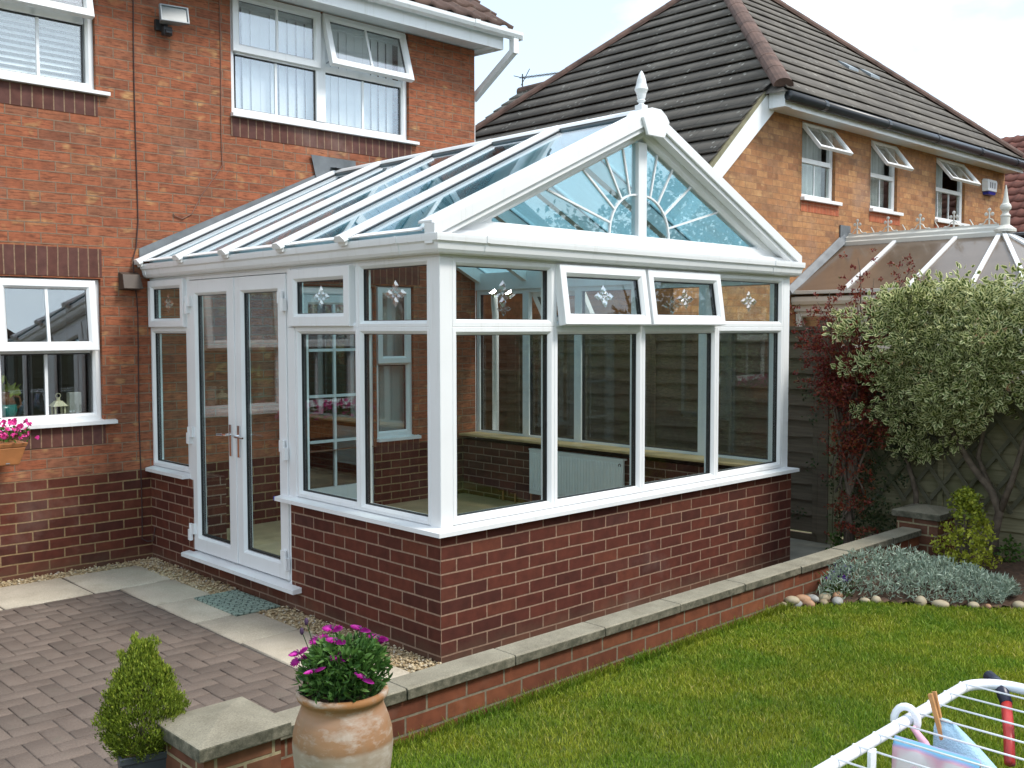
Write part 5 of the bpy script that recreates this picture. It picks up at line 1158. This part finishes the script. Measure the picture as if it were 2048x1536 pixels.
cs_=np.array([(4.12+random.gauss(0,.06),-.33+random.gauss(0,.22),random.uniform(.2,1.5)) for k in range(120)]); P=sprig_cloud(cs_,np.full(120,.09),22); leaves('inner_foliage',M['leaf_dark'],P,unit(len(P)),.03,.018,RNG.uniform(0,1,len(P)),rb,small=True)
# silver mound
sv=thing('silver_plant','low spreading mound of silver-grey leaves edging the lawn','plant',(2.95,-1.3,ZL))
n=8200; P=[]
while len(P)<n:
    y=random.uniform(-1.84,-1.0); e=float(np.interp(-y,-EY,EX)); wd=np.interp(y,[-1.86,-1.6,-1.2,-.93],[.22,.50,.66,.40]); x=e+.05+random.random()*wd
    f=(x-e-.05)/wd; g=math.sin(f*math.pi)**.6*np.interp(y,[-1.86,-1.55,-1.1,-.93],[.11,.20,.29,.17]); P.append((x,y,ZL+g*random.uniform(.55,1.)+.02*math.sin(x*27)*math.sin(y*31)))
P=np.array(P); leaves('foliage',M['leaf_silver'],P,unit(n)*.8+np.array([-.1,-.15,.75]),RNG.uniform(.025,.05,n),RNG.uniform(.006,.009,n),np.clip(RNG.normal(.5,.25,n),0,1),sv,small=True)
# golden shrub in front of the pier
gs=thing('golden_shrub','yellow-green leafy shrub in front of the trellis at the wall end','shrub',(3.72,-1.30,ZL))
cs_=[]
for k in range(150):
    z=random.uniform(.02,.56); r=np.interp(z,[0,.12,.3,.40,.56],[.20,.23,.21,.12,.07]); a=random.uniform(0,6.28); rr=r*random.random()**.5; cs_.append((3.66+rr*math.cos(a),-1.30+rr*math.sin(a),ZL+z))
cs_=np.array(cs_); P=sprig_cloud(cs_,np.full(len(cs_),.045),14); tn=np.clip(RNG.normal(.55,.22,len(P))-np.where(P[:,2]>ZL+.36,.30,0),0,1)
leaves('foliage',M['leaf_yellow'],P,unit(len(P))+np.array([-.4,-.3,.4]),RNG.uniform(.02,.036,len(P)),RNG.uniform(.014,.022,len(P)),tn,gs)
st=MB()
for k in range(9): a=random.uniform(0,6.28); st.tube([(3.66,-1.30,ZL-.02),(3.66+.05*math.cos(a),-1.30+.05*math.sin(a),ZL+.2),(3.66+.10*math.cos(a),-1.30+.1*math.sin(a),ZL+.45)],[.006,.005,.003],5)
st.build('stems',M['bark'],gs)
def tuft(name,label,cat,c,rad,hgt,n,m,ln,wd,flowers=None):
    t=thing(name,label,cat,c); P=np.stack([c[0]+RNG.normal(0,rad*.5,n),c[1]+RNG.normal(0,rad*.5,n),c[2]+RNG.uniform(0,hgt,n)],1); leaves('foliage',M[m],P,unit(n)+np.array([-.1,-.1,.5]),RNG.uniform(ln*.7,ln,n),wd,RNG.uniform(0,1,n),t)
    if flowers:
        fm,k,sz=flowers; cl=np.stack([c[0]+RNG.normal(0,rad*.5,k),c[1]+RNG.normal(0,rad*.5,k),c[2]+hgt*RNG.uniform(.8,1.15,k)],1); P=np.repeat(cl,5,0); th=np.tile(np.arange(5)*1.2566,k); dr=np.stack([-.3+np.cos(th)*.1,np.cos(th)-.2,np.sin(th)],1); leaves('blossom',M[fm],P,dr,sz,sz*.8,RNG.uniform(0,1,len(P)),t)
    return t
tuft('pansy','small purple pansies between the brick wall and the silver plant','flowers',(2.43,-.99,ZL),.10,.13,170,'leaf_green',.035,.014,('purple',11,.026))
tuft('pansy','small purple and green pansy clump nearest the conservatory end of the bed','flowers',(2.58,-.965,ZL),.09,.15,140,'leaf_green',.035,.014,('purple',9,.026))
tuft('fern','small bright green fern at the foot of the red shrub','fern',(4.05,-.18,.0),.12,.16,150,'leaf_green',.06,.022)
tuft('small_plant','small pale green plant at the foot of the trellis fence','plant',(4.15,-1.42,ZL),.09,.17,130,'leaf_green',.035,.02)
tuft('small_plant','low dark green plant in bare soil at the right edge','plant',(4.1,-1.72,ZL),.10,.10,120,'leaf_dark',.04,.02)
# cobbles edging the bed
pos=[]
L_=[0]
for a,c in zip(edge[:-1],edge[1:]): L_.append(L_[-1]+math.hypot(c[0]-a[0],c[1]-a[1]))
def along(s): return float(np.interp(s,L_,[e[0] for e in edge])),float(np.interp(s,L_,[e[1] for e in edge]))
sz=[.036,.03,.05,.048,.04,.045,.036,.05,.032,.042,.046,.038,.05,.044,.034,.05,.046,.04,.05,.042,.048,.044]
s=.02
cobb=[]
skip={5,8,9,12,15}
for i,q in enumerate(sz):
    x,y=along(s+q)
    if i not in skip: cobb.append((x+random.uniform(0,.03),y+random.uniform(0,.03),q*random.uniform(.7,1.15),random.choice([0,0,1,2,3])))
    s+=q*2.15
    if s>1.75: break
cobb+=[(2.02,-.925,.045,0),(2.10,-.95,.04,2),(2.16,-.985,.034,1),(2.24,-1.02,.038,0),(2.33,-1.06,.036,2)]
NAMES=['buff','grey','rusty','brown']
for i,(x,y,q,k) in enumerate(cobb):
    up_=i>=len(cobb)-5
    b=MB().ball((x,y,ZL+q*.18+(.022 if up_ else 0)),q,14,10,(random.uniform(.7,1.),random.uniform(.85,1.3),random.uniform(.6,.85)),Matrix.Rotation(random.uniform(0,3),3,'Z'))
    o=b.build('cobble',M['peb%d'%k],smooth=True)
    tag(o,f'{NAMES[k]} rounded cobble '+('heaped at the wall end of the flower bed edge' if (up_ or x<2.2) else ('in front of the silver plant along the lawn edge' if x<2.95 else 'by the bare soil beyond the silver plant')),'cobble','cobbles edging the flower bed')
# clay urn with African daisies
UX,UY=-1.615,-1.44
UK=1.055
urn=[(.085,0),(.095,.004),(.118,.08),(.142,.18),(.158,.29),(.163,.345),(.160,.385),(.150,.42),(.140,.445),(.134,.46),(.131,.475),(.137,.485),(.146,.493),(.150,.503),(.146,.513),(.136,.515),(.128,.510),(.126,.49),(.124,.475)]
uu=MB().lathe([(r_,z_*UK) for r_,z_ in urn],(UX,UY,ZL-.015),56).build('urn',M['urn'],smooth=True)
tag(uu,'large weathered terracotta urn standing on the lawn beside the end pier','urn')
tag(MB().lathe([(.125,0),(.122,.012),(.06,.02)],(UX,UY,ZL+.483),24).build('potting_soil',M['soil']),'dark potting soil filling the terracotta urn','soil')
dz=thing('african_daisy','purple African daisies filling the terracotta urn','flowers',(UX,UY,ZL+.47))
n=2300; a=RNG.uniform(0,6.28,n); hh=RNG.uniform(0,1,n)**.8; rr=np.sqrt(RNG.uniform(0,1,n))*np.interp(hh,[0,.3,.6,1],[.116,.142,.138,.085]); P=np.stack([UX+rr*np.cos(a)+.012*hh,UY+rr*np.sin(a)-.012*hh,ZL+.503+hh*.165],1)
dr=np.stack([np.cos(a)*.6,np.sin(a)*.6,np.full(n,.6)],1)+RNG.normal(0,.45,(n,3)); leaves('foliage',M['leaf_daisy'],P,dr,RNG.uniform(.022,.042,n),RNG.uniform(.008,.014,n),np.clip(RNG.normal(.25,.2,n)+hh*.4,0,1),dz)
stm=MB()
cr=np.array([math.cos(-.765),math.sin(-.765),0]); cf=np.array([-math.sin(-.765),math.cos(-.765),0])   # directions across and along the urn as built
fl=[(-.150,.175,.0),(-.155,.140,.03),(-.075,.150,-.10),(-.02,.222,.0),(.005,.190,-.07),(.055,.245,.06),(.115,.205,.08),(.095,.130,-.12),(-.09,.205,.05),(.10,.185,.11),(-.05,.235,.09)]
for i,(u,h,v) in enumerate(fl):
    c=np.array([UX,UY,ZL+.503])+cr*u*.93+cf*v; c[2]+=h*.9-.02; b0=np.array([UX+.3*(c[0]-UX),UY+.3*(c[1]-UY),ZL+.51]); stm.tube([tuple(b0),tuple((b0+c)/2+np.array([0,0,.02])),tuple(c)],.0018,5)
    nm=np.array([.35*u/.15,0,0])*0+cr*(u*2.2)+np.array([random.gauss(0,.15),random.gauss(0,.15)-.12,1.]); nm/=np.linalg.norm(nm); e1=np.cross(nm,[0,1,.3]); e1/=np.linalg.norm(e1); e2=np.cross(nm,e1); k=17; th=np.arange(k)*2*math.pi/k
    P=c+np.outer(np.cos(th),e1)*.004+np.outer(np.sin(th),e2)*.004; dr=np.outer(np.cos(th),e1)+np.outer(np.sin(th),e2)+nm*random.uniform(-.05,.3); f=leaves('flower',M['magenta'],P,dr,.033,.0105,RNG.uniform(0,1,k),dz,roll=np.tile(np.cross(dr,nm),(1,1)))
    MB().ball(tuple(c+nm*.002),.0055,8,5).build('flower_eye',M['flower_eye'],f)
for u,h in ((-.115,.27),(.075,.05),(-.13,.235)):
    c=np.array([UX,UY,ZL+.503])+cr*u; c[2]+=h*.9; stm.tube([(UX+.4*(c[0]-UX),UY+.4*(c[1]-UY),ZL+.5),tuple(c)],.0016,5)
    MB().ball(tuple(c),.007,8,6,(1,1,1.8)).build('bud',M['flower_eye'],dz)
stm.build('stems',M['leaf_daisy'],dz)
# dwarf conifer in a square pot behind the pier
TX,TY=-1.915,-.595
pt=thing('plant_pot','dark grey square tapered plant pot on the paving by the pier','pot',(TX,TY,0))
def sq(h,z,ang=.5): return [(TX+h*1.414*math.cos(ang+k*math.pi/2),TY+h*1.414*math.sin(ang+k*math.pi/2),z) for k in range(4)]
b=MB(); o_=sq(.066,.0)+sq(.086,.26)+sq(.092,.262)+sq(.092,.288)+sq(.083,.288)+sq(.078,.25)
b.add(o_,[(3,2,1,0)]+[(l+k,l+(k+1)%4,l+4+(k+1)%4,l+4+k) for l in (0,4,8,12,16) for k in range(4)]+[(20,21,22,23)]); b.build('pot',M['grey_plastic'],pt,bevel=.004)
MB().hull8(sq(.0775,.251),sq(.0765,.262)).build('soil',M['soil'],pt)
cn=thing('conifer','small bushy bright green conifer growing in the square pot','conifer',(TX,TY,.26))
cs_=[];rd=[]
for k in range(900):
    z=random.uniform(0,1); r=np.interp(z,[0,.12,.35,.6,.8,1],[.09,.128,.145,.115,.06,.012])*(1+.12*math.sin(z*19+k)); a=random.uniform(0,6.28); q=r*random.uniform(.45,1.)**.6; cs_.append((TX+q*math.cos(a),TY+q*math.sin(a),.275+z*.385)); rd.append(.026)
for u,h in ((-.025,.425),(.045,.415),(-.07,.36),(.085,.30)):
    for k in range(14): f=k/14; cs_.append((TX+u*.727*(.6+.5*f)+random.gauss(0,.006),TY-u*.687*(.6+.5*f)+random.gauss(0,.006),.275+h*(.72+.28*f))); rd.append(.017)
cs_=np.array(cs_); P=sprig_cloud(cs_,np.array(rd),34); cen=np.array([TX,TY,.30]); dr=(np.repeat(cs_,34,0)-cen); dr/=np.linalg.norm(dr,axis=1,keepdims=True); dr=dr*.7+np.array([0,0,.65])+RNG.normal(0,.35,dr.shape)
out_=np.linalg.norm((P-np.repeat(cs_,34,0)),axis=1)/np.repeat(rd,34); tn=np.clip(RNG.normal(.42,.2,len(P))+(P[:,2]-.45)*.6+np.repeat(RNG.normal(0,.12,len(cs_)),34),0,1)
leaves('foliage',M['conifer'],P,dr,RNG.uniform(.010,.019,len(P)),RNG.uniform(.0035,.006,len(P)),tn,cn,small=True)
MB().tube([(TX,TY,.25),(TX,TY,.5)],[.012,.005],6).build('trunk',M['bark'],cn)
# door mat
b=MB(); A=[(-.345,1.60),(-.03,1.60),(-.03,2.17),(-.345,2.17)]
b.hull8([(x,y,.0045) for x,y in A],[(x*.99-.002,y,.014) for x,y in A])
y=1.64
while y<2.15:
    b.bar((-.335,y,.0155),(-.04,y+.0,.0155),.008,.004); y+=.034
x=-.32
while x<-.04:
    b.bar((x,1.61,.0165),(x,2.16,.0165),.006,.004); x+=.036
tag(b.build('doormat',M['mat']),'grey-green ribbed mat lying on the slabs below the double doors','doormat')
# ------------------------------------------------------------------ clothes airer
AX0,AX1,AY0,AY1,AZ=-2.35,-.93,-3.185,-3.76,.95
ar=thing('clothes_airer','white wire clothes airer standing on the lawn at the near right','airer',(-1.5,-3.5,ZL))
r=.013; c=.10
def arc(cx,cy,a0,a1,n=7): return [(cx+c*math.cos(R(a0+(a1-a0)*i/n)),cy+c*math.sin(R(a0+(a1-a0)*i/n)),AZ) for i in range(n+1)]
path=arc(AX0+c,AY1+c,180,270)[::1]+arc(AX1-c,AY1+c,270,360)+arc(AX1-c,AY0-c,0,90)+arc(AX0+c,AY0-c,90,180); path.append(path[0])
MB().tube(path,r,12).build('frame',M['tube_white'],ar,smooth=True)
rods=[-1.025-.0875*i for i in range(15)]
for x in rods: MB().tube([(x,AY0-.0,AZ+.011),(x,AY1,AZ+.011)],.0023,6).ball((x,AY0+.004,AZ+.011),.004,6,4).build('rod',M['tube_white'],ar,smooth=True)
for y0,y1 in ((AY0-.03,AY1+.06),(AY1+.03,AY0-.06)): MB().tube([(-1.65,y0,AZ-.012),(-1.64,y1,ZL+.02),(-1.64,y1,ZL-.005)],.009,8).build('leg',M['tube_white'],ar,smooth=True)
for x,y,z0,z1 in ((-1.57,AY0-.045,AZ-.12,AZ+.022),(-.955,AY0-.155,AZ-.03,AZ+.05)): MB().box(x-.013,x+.013,y-.004,y+.004,z0,z1).box(x-.016,x+.016,y-.0065,y+.0065,z0-.02,z0-.0005).build('clip',M['tube_white'],ar,bevel=.002)
MB().tube([(-1.33+.012*math.sin(w*.5),AY0+.024*math.cos(w),AZ+.002+.030*math.sin(w)) for w in np.linspace(-.5,3.9,14)],[.006]+[.0085]*12+[.005],8).build('hook',M['tube_white'],ar,smooth=True)
MB().tube([(-.905,AY0-.015,AZ+.004),(-.935,AY0-.055,AZ-.004),(-.975,AY0-.085,AZ-.03)],[.015,.016,.014],10).build('hinge_sleeve',M['navy'],ar,smooth=True)
MB().tube([(-.972,AY0-.083,AZ-.028),(-1.04,AY0-.115,AZ-.075),(-1.10,AY0-.14,AZ-.12)],[.0125,.0125,.012],10).build('red_sleeve',M['red'],ar,smooth=True)
def cloth(name,label,m,x,y0,y1,drop0,drop1,ph,wave=.012,both=True,lean=.0,droop=0.):
    """a cloth hung over one rod, falling either side of it in soft folds"""
    nu,nv=28,22; V=[];F=[]
    for j in range(nv+1):
        for i in range(nu+1):
            f=i/nu; s=j/nv*(drop0+drop1)-drop0; y=y0+(y1-y0)*f
            fold=wave*math.sin(f*13+ph)*min(1,abs(s)*7)+.3*wave*math.sin(f*31+ph*2+s*9)*min(1,abs(s)*6)
            arcx=.006 if s>0 else -.006; xx=x+arcx*min(1,abs(s)*60)+fold+(lean*abs(s)*(1 if s>0 else -1)); z=AZ+.0145-(abs(s) if abs(s)>.008 else s*s*60)-.03*math.sin(f*9+ph)*min(1,abs(s)*2)
            V.append((xx,y+.10*lean*s,z-droop*max(0,f-.12)**1.2))
    for j in range(nv):
        for i in range(nu): a=j*(nu+1)+i; F.append((a,a+1,a+nu+2,a+nu+1))
    o=MB().add(V,F).build(name,m,fix=False,smooth=True); md=o.modifiers.new('thickness','SOLIDIFY'); md.thickness=.004; md.offset=0
    return o
tag(cloth('towel','',M['towel'],rods[3]-.0,AY0-.05,AY1+.28,.30,.26,.6,.018,lean=.22,droop=.22),'pale blue towel pegged over the middle rods of the airer','towel')
tag(cloth('towel','',M['towel'],rods[0],AY0-.15,AY1+.05,.28,.22,2.1,.010,lean=.1),'pale blue towel hanging at the far right corner of the airer','towel')
tag(cloth('striped_garment','',M['stripes'],rods[5]+.01,AY0-.035,AY0-.21,.28,.24,1.1,.010,lean=.12),'pink and blue striped cotton garment hanging on the airer','garment')
tag(MB().tube([(-1.335,AY0-.02,AZ-.004),(-1.34,AY0-.05,AZ-.03),(-1.35,AY0-.09,AZ-.09),(-1.36,AY0-.11,AZ-.17),(-1.365,AY0-.115,AZ-.25)],[.006,.009,.013,.015,.012],8).build('garment_strap',M['pink_cloth'],smooth=True),'pale pink strap of cloth dangling from the airer hook','strap')
t=thing('clothes_peg','orange-brown wooden clothes peg clamped on the blue towel','peg',(-1.285,-3.24,AZ))
for sg in (-1,1): MB().bar((-1.292+sg*.004,-3.255,AZ-.030),(-1.285+sg*.010,-3.225,AZ+.065),.010,.007,up=X3).build('jaw',M['peg'],t,bevel=.0015)
MB().tube([(-1.294,-3.246,AZ+.004),(-1.282,-3.24,AZ+.008),(-1.290,-3.236,AZ+.012)],.0013,5).build('spring',M['chrome'],t)
# ------------------------------------------------------------------ behind the viewer: what the glass reflects
def gable_house(x0,x1,y0,y1,ze,za,label):
    t=thing('house',label,'house',((x0+x1)/2,(y0+y1)/2,0)); xm=(x0+x1)/2
    MB().hull8([(x0,y1,-.1),(x1,y1,-.1),(x1,y1,ze),(xm,y1,za),(x0,y1,ze)],[(x0,y0,-.1),(x1,y0,-.1),(x1,y0,ze),(xm,y0,za),(x0,y0,ze)]).build('wall',M['brick_upper'],t)
    for sg in (-1,1):
        sl_=(za-ze)/(xm-x0); e=xm+sg*(xm-x0+.35); ez=ze-.35*sl_
        MB().hull8([(xm,y1+.3,za+.02),(e,y1+.3,ez+.02),(e,y1+.3,ez+.16),(xm,y1+.3,za+.18)],[(xm,y0-.3,za+.02),(e,y0-.3,ez+.02),(e,y0-.3,ez+.16),(xm,y0-.3,za+.18)]).build('roof',M['tile_brown'],t)
gable_house(-5.6,4.6,-22,-12.5,4.6,8.4,'brown gabled house seen reflected in the kitchen window'); gable_house(5.9,15,-24,-13.5,4.0,6.6,'second brown gabled house seen reflected in the kitchen window')
def tree(x,y,h,rc,label):
    t=thing('tree',label,'tree',(x,y,0)); b=MB().tube([(x,y,-.1),(x+.05,y,h*.3),(x,y+.05,h*.6),(x+.1,y,h*.9)],[.16,.13,.09,.03],8)
    cs=[]
    for k in range(26):
        z=random.uniform(.35,1.0)*h; r=rc*math.sin((z/h-.22)/.8*math.pi)**.7; a=random.uniform(0,6.28); c=Vector((x+r*math.cos(a)*random.uniform(.3,1),y+r*math.sin(a)*random.uniform(.3,1),z)); b.tube([(x,y,z*.7),tuple((Vector((x,y,z*.7))+c)/2+Vector((0,0,.15))),tuple(c)],[.05,.03,.012],5); cs.append(tuple(c))
    b.build('trunk',M['bark'],t)
    cs=np.array(cs); cs2=np.repeat(cs,7,0)+RNG.normal(0,.45,(len(cs)*7,3)); P=sprig_cloud(cs2,RNG.uniform(.2,.42,len(cs2)),50,.7); leaves('crown',M['leaf_dark'],P,unit(len(P)),.11,.06,RNG.uniform(0,1,len(P)),t,small=True)
b_=thing('fence','unseen lap fence added behind the lawn to darken reflections in the lower kitchen pane','fence',(-2,-8.8,0))  # added out of view so the lower pane mirrors something dark
q_=Pl((0,-8.8,0),X3,Z3,Y3)
for k in range(7):
    m_=MB()
    for z in np.arange(.05,1.75,.14): m_.hull8([q_(-8+1.85*k,z,.02),q_(-6.22+1.85*k,z,.02),q_(-6.22+1.85*k,z+.155,0),q_(-8+1.85*k,z+.155,0)],[q_(-8+1.85*k,z,.032),q_(-6.22+1.85*k,z,.032),q_(-6.22+1.85*k,z+.155,.010),q_(-8+1.85*k,z+.155,.010)])
    m_.build('panel',M['fence'],b_)
    MB().box(-6.2+1.85*k,-6.13+1.85*k,-8.84,-8.76,-.1,1.9).build('post',M['fence'],b_)
tree(9.3,-6.0,4.6,1.9,'leafy dark tree reflected in the conservatory gable glass'); tree(12.6,-6.2,4.7,2.0,'leafy dark tree standing to the right of the reflected one')
